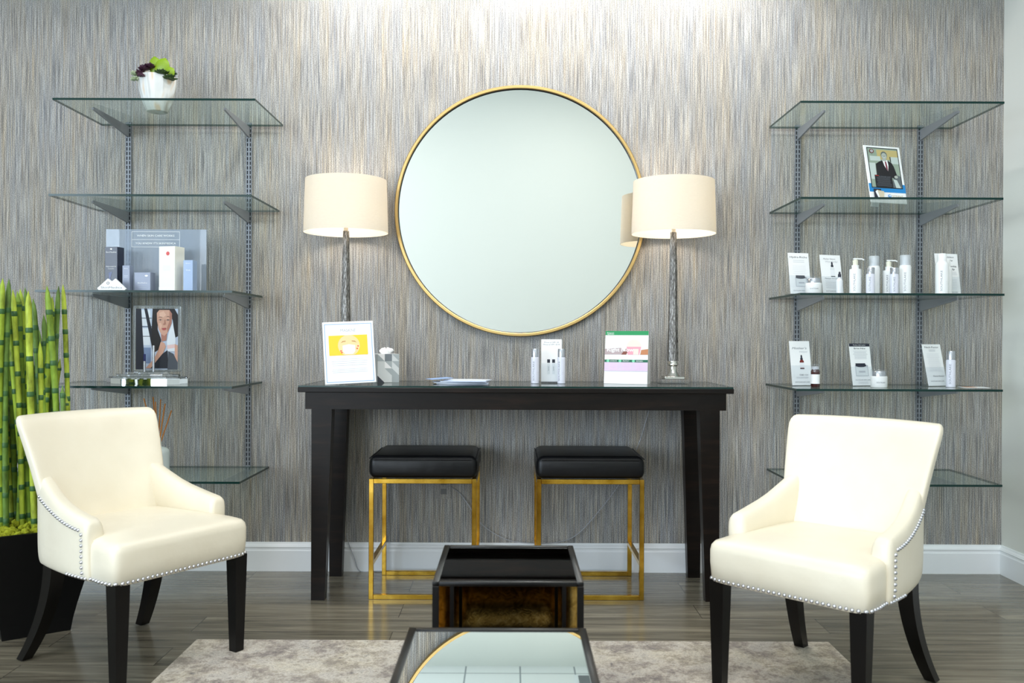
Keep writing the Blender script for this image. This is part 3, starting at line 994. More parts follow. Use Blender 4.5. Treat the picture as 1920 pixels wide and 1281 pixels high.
# ================================================================== BAMBOO PLANTER
def planter():
    cx, cy = -1.845, -.865; ang = radians(36)
    root = thing('potted_bamboo', (cx, cy, 0), 0, 'green banded bamboo stalks in a black tapered planter behind the left armchair', 'plant')
    H = .405
    bm = bmesh.new(); rings = []
    for i in range(9):
        t = i / 8; h = .115 + .105 * t ** 1.25
        rings.append([Vector((h * (a * cos(ang) - b * sin(ang)), h * (a * sin(ang) + b * cos(ang)), H * t)) for a, b in ((-1, -1), (1, -1), (1, 1), (-1, 1))])
    for dz, k in ((0, .93), (-.03, .91)):
        h = .22 * k
        rings.append([Vector((h * (a * cos(ang) - b * sin(ang)), h * (a * sin(ang) + b * cos(ang)), H + dz)) for a, b in ((-1, -1), (1, -1), (1, 1), (-1, 1))])
    loft(bm, rings); build('pot', bm, M_PLANTER, root)
    rnd = random.Random(3)
    bm = bmesh.new()
    for k in range(420):
        a, b = rnd.uniform(-1, 1), rnd.uniform(-1, 1); h = .193
        x, y = h * (a * cos(ang) - b * sin(ang)), h * (a * sin(ang) + b * cos(ang))
        r = rnd.uniform(.009, .018)
        m = Matrix.Translation((x, y, H - .012 + rnd.uniform(-.004, .014)))
        bmesh.ops.create_icosphere(bm, subdivisions=1, radius=r, matrix=m @ Matrix.Rotation(rnd.random() * 6, 4, 'X'))
    for v in bm.verts: v.co += Vector((rnd.uniform(-1, 1), rnd.uniform(-1, 1), rnd.uniform(-1, 1))) * .0025
    cap(build('moss', bm, M_MOSS, root), kind='stuff')
    L = [(5, 522, 3), (17, 523, 12), (24, 543, 42), (33, 546, 58), (38, 542, 76), (47, 539, 88), (53, 546, 66), (88, 536, 112), (98, 556, 62), (110, 536, 98),
         (118, 533, 126), (30, 660, 20), (89, 660, 82), (95, 672, 92), (113, 672, 78), (28, 735, 26), (66, 688, 68), (117, 722, 114), (123, 738, 119), (44, 640, 36), (12, 602, 4),
         (70, 610, 102), (57, 622, 50), (79, 700, 106), (-14, 530, -10), (-30, 560, -32), (8, 640, 24), (50, 600, 12), (100, 690, 54), (62, 560, 84),
         (2, 700, 9), (20, 600, 33), (36, 720, 46), (104, 640, 122), (75, 640, 70), (-6, 600, -4), (14, 560, 52), (82, 590, 118)]
    for k, (tx, ty, bxp) in enumerate(L):
        D = 3.36 + .17 * ((k * 37) % 17) / 17 + (.05 if k > 10 else 0)
        tip = at(tx, ty, D); base = at(bxp, 1000, D + rnd.uniform(-.02, .02)); base.z = .36
        tip -= Vector((cx, cy, 0)); base -= Vector((cx, cy, 0))
        # keep the base inside the pot
        q = Matrix.Rotation(-ang, 2) @ Vector((base.x, base.y)); q.x = max(-.17, min(.17, q.x)); q.y = max(-.17, min(.17, q.y))
        q = Matrix.Rotation(ang, 2) @ q; base.x, base.y = q.x, q.y
        bm = bmesh.new(); d = tip - base; L_ = d.length; u = d.normalized()
        side = u.cross(Vector((0, 1, 0))).normalized(); fr = u.cross(side)
        r0 = rnd.uniform(.0088, .0125); s = 0; seg = rnd.uniform(.085, .125); prof = []
        s = rnd.uniform(-.05, 0); nodes = []
        while s < L_ - .03: nodes.append(s); s += seg * rnd.uniform(.85, 1.1)
        nodes = [q for q in nodes if q > 0.01]
        prev = 0.0; prof.append((0, r0, 0))
        for q in nodes:
            prof += [(q - .010, r0, 0), (q - .0098, r0 * 1.01, 1), (q, r0 * 1.10, 1), (q + .0098, r0 * 1.0, 1), (q + .010, r0 * .97, 0)]
        prof += [(L_ - .05, r0 * .92, 0), (L_ - .025, r0 * .62, 0), (L_, r0 * .06, 0)]
        prof = sorted(prof, key=lambda p: p[0]); bow = rnd.uniform(-.012, .012)
        n = 10; rings = [[base + u * a + side * bow * sin(pi * a / L_) + (side * cos(2 * pi * j / n) + fr * sin(2 * pi * j / n)) * rr for j in range(n)] for a, rr, _ in prof]
        RR = [[bm.verts.new(p) for p in r] for r in rings]
        for i in range(len(RR) - 1):
            for j in range(n):
                f = bm.faces.new((RR[i][j], RR[i][(j + 1) % n], RR[i + 1][(j + 1) % n], RR[i + 1][j]))
                f.material_index = 1 if (prof[i][2] and prof[i + 1][2]) else 0
        bm.faces.new(RR[0]); bm.faces.new(RR[-1])
        build('stalk', bm, [M_STK[(k * 7) % 4], M_NODE], root, 50)


planter()


# ================================================================== SUCCULENT POT (top left shelf)
def leafmesh(bm, base, d, L, W, T, up=Vector((0, 0, 1)), mi=0, n=8, cup=.15):
    d = d.normalized(); a = d.cross(up)
    if a.length < 1e-3: a = Vector((1, 0, 0))
    a.normalize(); b = a.cross(d)
    prof = [(0, .25), (.2, .7), (.45, 1), (.7, .92), (.88, .6), (1, .06)]
    loft(bm, [[base + d * (t * L) + b * (cup * L * t * t) + a * (W * w_ * cos(2 * pi * k / n)) + b * (T * w_ * sin(2 * pi * k / n)) for k in range(n)] for t, w_ in prof], True, mi)


def succulent():
    p = at(295, 209, 4.08); p.z = SHELF_Z[0]
    root = thing('succulent_pot', p, 0, 'pale watercolour ceramic pot of green and purple succulents on the top left shelf', 'plant')
    bm = bmesh.new()
    lathe(bm, [(.040, 0), (.046, .002), (.056, .022), (.068, .055), (.078, .095), (.083, .13), (.0835, .158), (.0815, .160), (.079, .157), (.076, .13), (.0, .125)], 14)
    build('pot', bm, M_POT, root, 12)
    rnd = random.Random(11)
    G1 = mat('succulent_lime', (136, 168, 26), .4); G2 = mat('succulent_dark', (46, 70, 22), .55); PU = mat('succulent_purple', (62, 24, 48), .5); SG = mat('sage_sprig', (172, 186, 152), .6); RT = mat('leaf_red_tip', (104, 52, 30), .5)
    bm = bmesh.new()
    for k, (dx, dz, L, W) in enumerate([(-.12, 1, .096, .030), (.35, .9, .090, .034), (.05, .75, .06, .032), (.62, .5, .06, .026)]):
        leafmesh(bm, Vector((.008 + .012 * k, -.02 - .012 * (k % 2), .150)), Vector((dx, -.25, dz)), L, W, .008, up=Vector((0, 1, 0)))
    build('broad_leaf_rosette', bm, G1, root, 60)
    def ros(name, c, m, n, L, W, seed, droop=0):
        bm = bmesh.new(); r = random.Random(seed)
        for ring_, (el, cnt, k) in enumerate([(10, n, 1), (38, n - 2, .85), (65, max(3, n - 5), .6)]):
            for i in range(cnt):
                a = 2 * pi * i / cnt + ring_ * .4 + r.random() * .2
                leafmesh(bm, Vector(c), Vector((cos(a) * cos(radians(el)), sin(a) * cos(radians(el)), sin(radians(el)) - droop)), L * k * r.uniform(.85, 1.1), W, .004, n=6)
        build(name, bm, m, root, 60)
    ros('green_rosette', (.042, -.062, .155), G2, 11, .036, .008, 1)
    ros('green_rosette', (.074, -.050, .140), G2, 11, .034, .008, 2, .3)
    ros('green_rosette', (.062, -.02, .165), G2, 10, .036, .009, 9)
    ros('purple_rosette', (-.040, -.050, .178), PU, 11, .030, .009, 3)
    ros('purple_rosette', (-.018, -.045, .190), PU, 10, .030, .009, 4)
    ros('purple_rosette', (-.058, -.045, .165), PU, 9, .026, .008, 5, .2)
    ros('purple_rosette', (-.040, -.085, .150), PU, 9, .020, .007, 6, .9)
    ros('sage_rosette', (-.085, -.03, .160), SG, 9, .030, .005, 7)
    ros('sage_rosette', (-.082, -.04, .142), SG, 9, .026, .004, 8, .6)


succulent()


# ================================================================== REED DIFFUSER (lowest left shelf)
def diffuser():
    p = at(296, 889, 4.09); p.z = SHELF_Z[4]
    root = thing('reed_diffuser', p, 0, 'white glass reed diffuser with orange reeds on the lowest left shelf', 'reed diffuser')
    bm = bmesh.new(); lathe(bm, [(.046, 0), (.050, .004), (.051, .090), (.048, .104), (.036, .114), (.018, .119), (.0145, .124), (.0145, .158), (.0155, .160)], 32)
    build('bottle', bm, mat('milk_glass', (206, 214, 214), .15), root, 40)
    bm = bmesh.new(); lathe(bm, [(.0515, .002), (.0515, .014)], 32); build('base_band', bm, mat('cream_band', (206, 204, 178), .4), root, 40)
    m = mat('orange_reed', (206, 128, 48), .6)
    for dx, dy, L in ((-.065, .0, .23), (-.035, .03, .235), (-.008, -.01, .215), (.004, .02, .225), (.034, -.005, .205), (.05, .03, .17)):
        bm = bmesh.new(); tube(bm, [(0, 0, .10), (dx, dy, .12 + L * .95)], .0030, 6); build('reed', bm, m, root, 60)


diffuser()


# ================================================================== CARDS, SIGNS
def lean_matrix(deg): return Matrix.Rotation(-radians(deg), 4, 'X')


def card(name, px, py, D, zsup, w_, h_, yaw, lean, label, cat, draw, holder=True, th=.0015, group=None, pocket=.45):
    """px = centre of the lower edge"""
    X = at(px, py, D).x
    root = thing(name, (X, D - DW, zsup + .0006), radians(yaw), label, cat, group)
    M = lean_matrix(lean); L = radians(lean)
    bm = bmesh.new(); bx(bm, -w_ / 2, w_ / 2, 0, th, .002, h_, M=M); build('card', bm, M_WHITE, root)
    if holder:
        bm = bmesh.new()
        bx(bm, -w_ / 2 - .002, w_ / 2 + .002, th + .0005, th + .003, .002, h_ * .92, M=M)
        bx(bm, -w_ / 2 - .002, w_ / 2 + .002, -.004, -.0022, .002, h_ * pocket, M=M)
        foot = sin(L) * h_ * .8 + .045
        bx(bm, -w_ / 2 - .002, w_ / 2 + .002, -.004, foot, 0, .002)
        prism(bm, [(foot - .002, .002), (foot, .002), (sin(L) * h_ * .55 + .006, h_ * .55 * cos(L)), (sin(L) * h_ * .55 + .004, h_ * .55 * cos(L))], -.012, .012, axis='X')
        build('holder', bm, M_ACR, root)
    P = Print(M); draw(P, w_, h_); P.done('printing', root)
    return root


def c_(name, rgb, r=.6): return mat('ink_' + name, rgb, r)


def brandfoot(P, w_, v, txt='SOUTHLAKE SKIN CARE'): P.text(txt, 0, v, .0050, M_INK, width=w_ * .72)


def jar_print(P, u, v, s, dark=True):
    P.rect(u - .5 * s, u + .5 * s, v - .38 * s, v + .30 * s, M_INKL); P.rect(u - .46 * s, u + .46 * s, v - .34 * s, v + .24 * s, c_('jarbody', (226, 230, 232)))
    P.ell(u, v + .33 * s, .52 * s, .10 * s, M_INKL); P.ell(u - .05 * s, v + .36 * s, .42 * s, .13 * s, M_INKD)
    P.rect(u - .47 * s, u + .30 * s, v + .30 * s, v + .50 * s, M_INKD); P.rect(u - .25 * s, u + .25 * s, v - .14 * s, v - .02 * s, M_INKL)


def dropper_print(P, u, v, s, body):
    P.rect(u - .12 * s, u + .12 * s, v + .30 * s, v + .46 * s, M_INKD); P.ell(u, v + .56 * s, .08 * s, .17 * s, M_INKD)
    P.rect(u - .20 * s, u + .20 * s, v - .5 * s, v + .18 * s, body); P.poly([(u - .2 * s, v + .18 * s), (u + .2 * s, v + .18 * s), (u + .1 * s, v + .3 * s), (u - .1 * s, v + .3 * s)], body)
    P.rect(u - .20 * s, u + .20 * s, v - .38 * s, v + .06 * s, c_('lbl', (236, 238, 242)))
    P.rect(u - .20 * s, u + .20 * s, v - .5 * s, v - .44 * s, M_INKD)


def d_hydra(P, w, h):
    P.text('Hydra-Riche', 0, h * .90, .0085, M_INKD, width=w * .84); P.lines(-w * .3, w * .3, h * .82, h * .78, 2, M_INKL); P.lines(-w * .34, w * .34, h * .68, h * .50, 5, c_('faint', (222, 224, 228)))
    jar_print(P, w * .06, h * .30, w * .56); brandfoot(P, w, h * .085)


def d_mw(P, w, h):
    P.text('Mother Nature', -w * .05, h * .90, .0070, M_INK, width=w * .6, shear=.3); P.text('Wonderful', w * .05, h * .83, .0080, M_INKL, width=w * .6, shear=.3)
    dropper_print(P, w * .06, h * .60, w * .52, c_('jarbody', (226, 230, 232)))
    P.text('Masque Serum', w * -.05, h * .40, .0060, M_INK, width=w * .6); P.lines(-w * .36, w * .36, h * .34, h * .16, 6, M_INKL); brandfoot(P, w, h * .08)


def d_golden(P, w, h):
    P.text('golden', w * .1, h * .92, .0080, M_INKD, width=w * .46, shear=.3); P.text('oldie', w * .1, h * .84, .0080, M_INKD, width=w * .34, shear=.3)
    P.text('Revita', w * .22, h * .70, .0080, M_INKD, width=w * .38, bold=.01); P.text('Body', w * .18, h * .63, .0080, M_INKD, width=w * .3, bold=.01)
    P.lines(w * .02, w * .42, h * .56, h * .50, 3, M_INKL); P.lines(-w * .4, w * .42, h * .38, h * .16, 8, c_('faint', (222, 224, 228))); brandfoot(P, w, h * .08)


def d_mother(P, w, h):
    P.text("Mother's", -w * .02, h * .84, .0100, M_INK, width=w * .74, shear=.35); P.text('Helper', w * .18, h * .76, .0070, M_INKL, width=w * .4)
    dropper_print(P, w * .05, h * .50, w * .52, c_('amber', (120, 40, 30))); P.text('CBD Oil', w * .1, h * .24, .0070, M_INK, width=w * .42)
    P.lines(-w * .3, w * .34, h * .19, h * .17, 2, M_INKL); brandfoot(P, w, h * .08)


def d_brite(P, w, h):
    P.rect(-w / 2, w / 2, h * .93, h, M_INKD); P.text('Product Information', 0, h * .965, .0050, M_WHITE, width=w * .6)
    P.text('Brite-Nite', 0, h * .885, .0075, M_INKD, width=w * .56); P.lines(-w * .36, w * .36, h * .82, h * .64, 8, M_INKL)
    jar_print(P, 0, h * .36, w * .62); brandfoot(P, w, h * .14); P.lines(-w * .3, w * .3, h * .09, h * .06, 2, M_INKL)


def d_neck(P, w, h):
    P.text('Neck-Factor', 0, h * .93, .0085, M_INKD, width=w * .76); P.lines(-w * .2, w * .2, h * .87, h * .83, 3, M_INKL); P.lines(-w * .36, w * .36, h * .77, h * .36, 15, c_('faint', (222, 224, 228)))
    P.text('Neck-Factor', w * .12, h * .24, .0065, M_INKD, width=w * .6); brandfoot(P, w, h * .12)


def d_spf(P, w, h):
    P.text('Mineral SPF 30', 0, h * .93, .0060, M_INK, width=w * .72); P.text('Mineral SPF 30 R', 0, h * .88, .0060, M_INK, width=w * .82)
    for u in (-w * .14, w * .10):
        P.rect(u - w * .07, u + w * .07, h * .46, h * .54, M_INKD); P.rect(u - w * .065, u + w * .065, h * .20, h * .46, c_('jarbody', (226, 230, 232))); P.text('SPF', u, h * .33, .0045, M_INK, width=.02, vertical=True)
    P.rect(-w / 2, w / 2, 0.002, h * .03, M_INKD)


s3, s4 = SHELF_Z[2], SHELF_Z[3]
GC = 'leaning product cards on the right rack'
def cw(px_w, D, yaw): return px_w * D / F_PX / cos(radians(yaw))


D3 = 3.96; D4 = 4.09
card('product_card', 1502, 545, D3, s3, cw(42, D3, 14), .186, 14, 8, 'leaning white card with dark jar picture, leftmost of the bottle row on the right rack', 'card', d_hydra, group=GC)
card('product_card', 1563, 545, D3, s3, cw(44, D3, 14), .178, 18, 9, 'leaning white card with dropper picture, beside the first pump bottle', 'card', d_mw, group=GC)
card('product_card', 1781, 547, D3 + .065, s3, cw(50, D3, 14), .192, 15, 8, 'leaning white card with dark script at its top, behind the large spray bottle', 'card', d_golden, group=GC)
card('product_card', 1505, 718, D4, s4, cw(41, D4, 14), .206, 14, 9, 'leaning white card with red-brown dropper picture on the fourth right shelf', 'card', d_mother, group=GC)
card('product_card', 1619, 719, D4, s4, cw(43, D4, 14), .196, 15, 10, 'leaning white card with a black header band on the fourth right shelf', 'card', d_brite, group=GC)
card('product_card', 1759, 720, D4, s4, cw(43, D4, 14), .196, 20, 13, 'leaning text-only white card on the fourth right shelf, beside a silver-capped bottle', 'card', d_neck, group=GC)
card('product_card', 1034, 717, 4.10, TZ, .094, .200, 0, 4, 'narrow white card standing between two silver-capped bottles on the console', 'card', d_spf, group='cards on the console')


# ---- man's portrait display, second right shelf
def d_man(P, w, h):
    BL = c_('azure', (28, 136, 206)); DK = c_('framedark', (18, 22, 30)); BG = c_('photo_bg', (150, 166, 150)); BG2 = c_('photo_bg2', (196, 178, 120)); BG3 = c_('photo_bg3', (196, 208, 204)); SU = c_('suit', (22, 20, 26)); SK = c_('grey_skin', (178, 184, 176)); HR = c_('grey_hair', (96, 104, 104)); TIE = c_('tie', (122, 40, 62)); CH = c_('chair_grey', (96, 104, 108))
    P.rect(-w / 2, w / 2, h * .19, h * .335, BL)
    x0, x1, y0, y1 = -w * .43, w * .43, h * .26, h * .965
    P.rect(x0, x1, y0, y1, DK); x0 += .004; x1 -= .004; y0 += .004; y1 -= .004
    W = x1 - x0; H = y1 - y0
    U = lambda a: x0 + a * W
    V = lambda a: y0 + a * H
    P.rect(x0, x1, y0, y1, BG); P.rect(U(.30), U(1), V(.72), V(.97), BG2); P.rect(U(.05), U(.4), V(.68), V(.80), BG3); P.rect(U(.75), U(1), V(.62), V(.80), BG3); P.rect(U(0), U(.2), V(.2), V(.62), BG3)
    P.rect(U(.72), U(.75), V(.66), V(.80), DK)
    P.poly([(U(.62), V(0)), (U(1), V(0)), (U(1), V(.30)), (U(.86), V(.34)), (U(.74), V(.22))], CH); P.poly([(U(.80), V(0)), (U(.96), V(0)), (U(.86), V(.2)), (U(.74), V(.22))], BG3)
    P.poly([(U(.20), V(.30)), (U(.22), V(.60)), (U(.34), V(.66)), (U(.46), V(.70)), (U(.62), V(.70)), (U(.76), V(.64)), (U(.82), V(.54)), (U(.88), V(.34)), (U(.80), V(.24)), (U(.70), V(.26)), (U(.70), V(.05)), (U(.20), V(.05))], SU)
    P.poly([(U(.45), V(.71)), (U(.62), V(.71)), (U(.64), V(.58)), (U(.60), V(.42)), (U(.50), V(.56))], M_WHITE)
    P.poly([(U(.53), V(.67)), (U(.575), V(.67)), (U(.60), V(.54)), (U(.60), V(.42)), (U(.545), V(.50))], TIE)
    P.rect(U(.47), U(.59), V(.68), V(.76), SK)
    P.ell(U(.53), V(.835), W * .105, H * .095, HR); P.ell(U(.53), V(.805), W * .09, H * .088, SK)
    P.rect(U(.475), U(.515), V(.822), V(.828), HR); P.rect(U(.545), U(.585), V(.822), V(.828), HR); P.rect(U(.50), U(.57), V(.765), V(.772), M_WHITE); P.poly([(U(.53), V(.82)), (U(.545), V(.79)), (U(.52), V(.79))], HR)
    P.ell(U(.84), V(.28), W * .06, H * .035, SK)
    P.rect(U(.12), U(.70), V(.0), V(.31), DK); P.rect(U(.14), U(.26), V(.285), V(.30), c_('red', (186, 50, 40))); P.text('ACCREDITED CLINIC', U(.45), V(.27), .0045, M_INK, width=W * .4)
    P.lines(U(.15), U(.66), V(.24), V(.03), 9, M_INK, .0009)
    P.ell(U(.12), V(.92), W * .075, H * .053, c_('badge', (120, 44, 40))); P.ell(U(.12), V(.92), W * .05, H * .035, M_INKL); P.text('K', U(.12), V(.92), .006, c_('badge', (120, 44, 40)))
    P.rect(-w * .40, -w * .20, h * .08, h * .24, M_INKD); P.poly([(-w * .32, h * .22), (-w * .12, h * .20), (-w * .14, h * .08), (-w * .26, h * .09)], c_('tan', (214, 202, 176)))
    P.poly([(-w * .36, h * .19), (-w * .30, h * .09), (-w * .26, h * .09), (-w * .30, h * .22)], M_WHITE)
    P.ell(w * .02, h * .125, w * .04, w * .04, BL); P.ell(w * .025, h * .130, w * .022, w * .022, M_WHITE); P.text('STNNT', w * .24, h * .125, .0085, c_('gold', (186, 176, 130)), width=w * .3)


def man_display():
    D = 4.02; X = at(1668, 376, D).x
    root = thing('portrait_display', (X, D - DW, SHELF_Z[1] + .001), radians(16), 'leaning white display with a framed photo of a suited man, on the second right shelf', 'picture')
    w_, h_ = .193, .275; M = lean_matrix(12)
    bm = bmesh.new(); bx(bm, -w_ / 2, w_ / 2, 0, .006, .001, h_, .0028, 2, M=M); build('panel', bm, M_WHITE, root)
    bm = bmesh.new(); prism(bm, [(.10, 0), (.104, 0), (.048, h_ * .62), (.044, h_ * .62)], -.02, .02, axis='X'); build('prop', bm, M_WHITE, root)
    P = Print(M); d_man(P, w_, h_); P.done('photo_print', root)


man_display()


# ---- woman's portrait in crystal frame + crystal stand
def woman_display():
    D = 3.99; p = at(293, 690, D)
    zst = SHELF_Z[3]
    stand = thing('crystal_stand', (at(278, 722, 3.95).x, 3.95 - DW, zst), 0, 'tiered crystal and chrome display stand on the fourth left shelf under the woman portrait', 'display stand')
    def oct_(bm, hx, hy, z0, z1, n=16, tx=0):
        rings = [[Vector((hx * k * cos(2 * pi * (i + .5) / n) * (1.08), hy * k * sin(2 * pi * (i + .5) / n), z)) for i in range(n)] for z, k in ((z0, 1), (z1 - .003, 1.0), (z1, .985))]
        loft(bm, rings)
    b = bmesh.new(); oct_(b, .168, .060, .0, .030); build('chrome_base', b, M_CHR, stand)
    b = bmesh.new(); oct_(b, .160, .058, .0305, .038); build('crystal_tier', b, M_CRYS, stand)
    b = bmesh.new(); oct_(b, .130, .050, .0385, .048); build('crystal_tier', b, M_CRYS, stand)
    b = bmesh.new(); oct_(b, .085, .040, .0485, .058); build('crystal_tier', b, M_CRYS, stand)
    D = 3.96
    X = at(294, 690, D).x
    root = thing('framed_portrait', (X, D - DW, zst + .0585), 0, 'colour portrait of a dark-haired woman with clear glass edges, on the left rack', 'picture')
    w_, h_ = .212, .292; M = lean_matrix(0)
    k = .0
    b = bmesh.new(); bx(b, -w_ / 2, w_ / 2, .001, .013, 0, h_, .005, 2, M=M); build('crystal_block', b, M_CRYS, root)
    BG = c_('pale_window', (186, 200, 222)); DB = c_('navy_dark', (24, 28, 40)); HR = c_('black_hair', (24, 18, 20)); SK = c_('skin', (206, 160, 140)); SK2 = c_('skin_shadow', (172, 120, 104)); LIP = c_('lips', (176, 86, 86)); BR = c_('brow', (60, 36, 34))
    P = Print(M); x0, x1, y0, y1 = -w_ * .44, w_ * .44, h_ * .03, h_ * .95; W = x1 - x0; H = y1 - y0
    U = lambda a: x0 + a * W
    V = lambda a: y0 + a * H
    Z = lambda pts, m: P.poly([(U(a), V(b_)) for a, b_ in pts], m)
    MB = c_('mid_blue', (120, 140, 176)); SH = c_('face_light', (222, 180, 160)); BW = c_('pane_white', (222, 230, 240))
    P.rect(x0, x1, y0, y1, BG)
    Z([(.04, .98), (.34, .98), (.36, .72), (.10, .72)], BW); Z([(.10, .68), (.34, .68), (.34, .40), (.14, .40)], BW); Z([(.16, .36), (.36, .36), (.36, .1), (.2, .1)], MB)
    Z([(0, 1), (.13, 1), (.17, .55), (.22, .0), (0, 0)], DB); Z([(.20, 1), (.27, 1), (.45, .45), (.38, .38)], DB)
    for v in (.54, .70, .84): P.rect(U(.12), U(.38), V(v), V(v + .010), DB)
    # hair mass
    Z([(.40, 1), (.92, 1), (1, .90), (1, .55), (.93, .52), (.88, .80), (.80, .95), (.62, .97), (.53, .86), (.52, .66), (.60, .50), (.62, .36), (.40, .26), (.37, .45), (.38, .70)], HR)
    Z([(.50, .93), (.56, .98), (.80, .98), (.86, .86), (.83, .72), (.75, .60), (.68, .555), (.61, .575), (.545, .66), (.505, .80)], SK)
    Z([(.56, .93), (.66, .96), (.72, .90), (.66, .86), (.57, .87)], SH); Z([(.545, .76), (.60, .77), (.63, .72), (.58, .66)], SH)
    Z([(.80, .98), (.86, .92), (.85, .76), (.76, .61), (.74, .68), (.80, .80)], SK2)
    Z([(.53, .850), (.57, .868), (.63, .862), (.63, .856), (.57, .860)], BR); Z([(.71, .866), (.77, .878), (.83, .858), (.77, .868)], BR)
    for u in (.585, .765):
        Z([(u - .045, .815), (u, .828), (u + .045, .817), (u, .805)], BR); Z([(u - .032, .814), (u, .822), (u + .032, .815), (u, .808)], c_('eyewhite', (214, 200, 196))); P.ell(U(u), V(.815), W * .012, H * .008, BR)
    Z([(.685, .82), (.70, .82), (.715, .755), (.70, .735), (.655, .735), (.65, .752), (.675, .76)], SK2)
    Z([(.615, .672), (.65, .686), (.675, .680), (.70, .688), (.735, .674), (.675, .664)], c_('lip_dark', (150, 64, 68))); Z([(.615, .671), (.735, .673), (.70, .648), (.65, .646)], LIP)
    Z([(.60, .585), (.68, .553), (.75, .60), (.73, .48), (.62, .46)], SK2)
    # pale window on the right, arm and dark jacket
    Z([(.80, .64), (.88, .78), (.95, .50), (.94, .30), (.76, .30), (.74, .46)], BW); Z([(.75, .40), (.94, .42), (.95, .36), (.76, .34)], c_('blush_white', (226, 196, 196)))
    Z([(.60, .46), (.68, .44), (.72, .38), (.66, .28), (.52, .10), (.36, .02), (.24, .02), (.44, .18), (.54, .32)], SK); Z([(.93, .42), (1, .40), (1, .12), (.93, .18)], SK)
    Z([(.36, .02), (.64, .26), (.76, .32), (.78, .02)], DB); Z([(.78, .3), (.90, .26), (1, .12), (1, .0), (.76, .0)], c_('grey_dark', (72, 78, 88)))
    P.done('photo_print', root)
    for px, yt, m2, lab in ((271, 664, M_INKD, 'shorter slim tube with navy cap in front of the woman portrait'), (288, 648, M_SILV, 'taller slim silver tube in front of the woman portrait')):
        Dt = 3.922; q = at(px, yt, Dt)
        t = thing('cosmetic_tube', (q.x, Dt - DW, zst + .0585), 0, lab, 'tube', 'slim cosmetic tubes')
        hh = max(.04, q.z - (zst + .0585))
        b = bmesh.new(); lathe(b, [(.0055, 0), (.0055, hh * .6)], 14); build('body', b, M_SILV, t, 40)
        b = bmesh.new(); lathe(b, [(.005, hh * .6), (.005, hh * .98), (.004, hh)], 14); build('cap', b, c_('navy', (24, 34, 90)) if m2 is M_INKD else m2, t, 40)


woman_display()


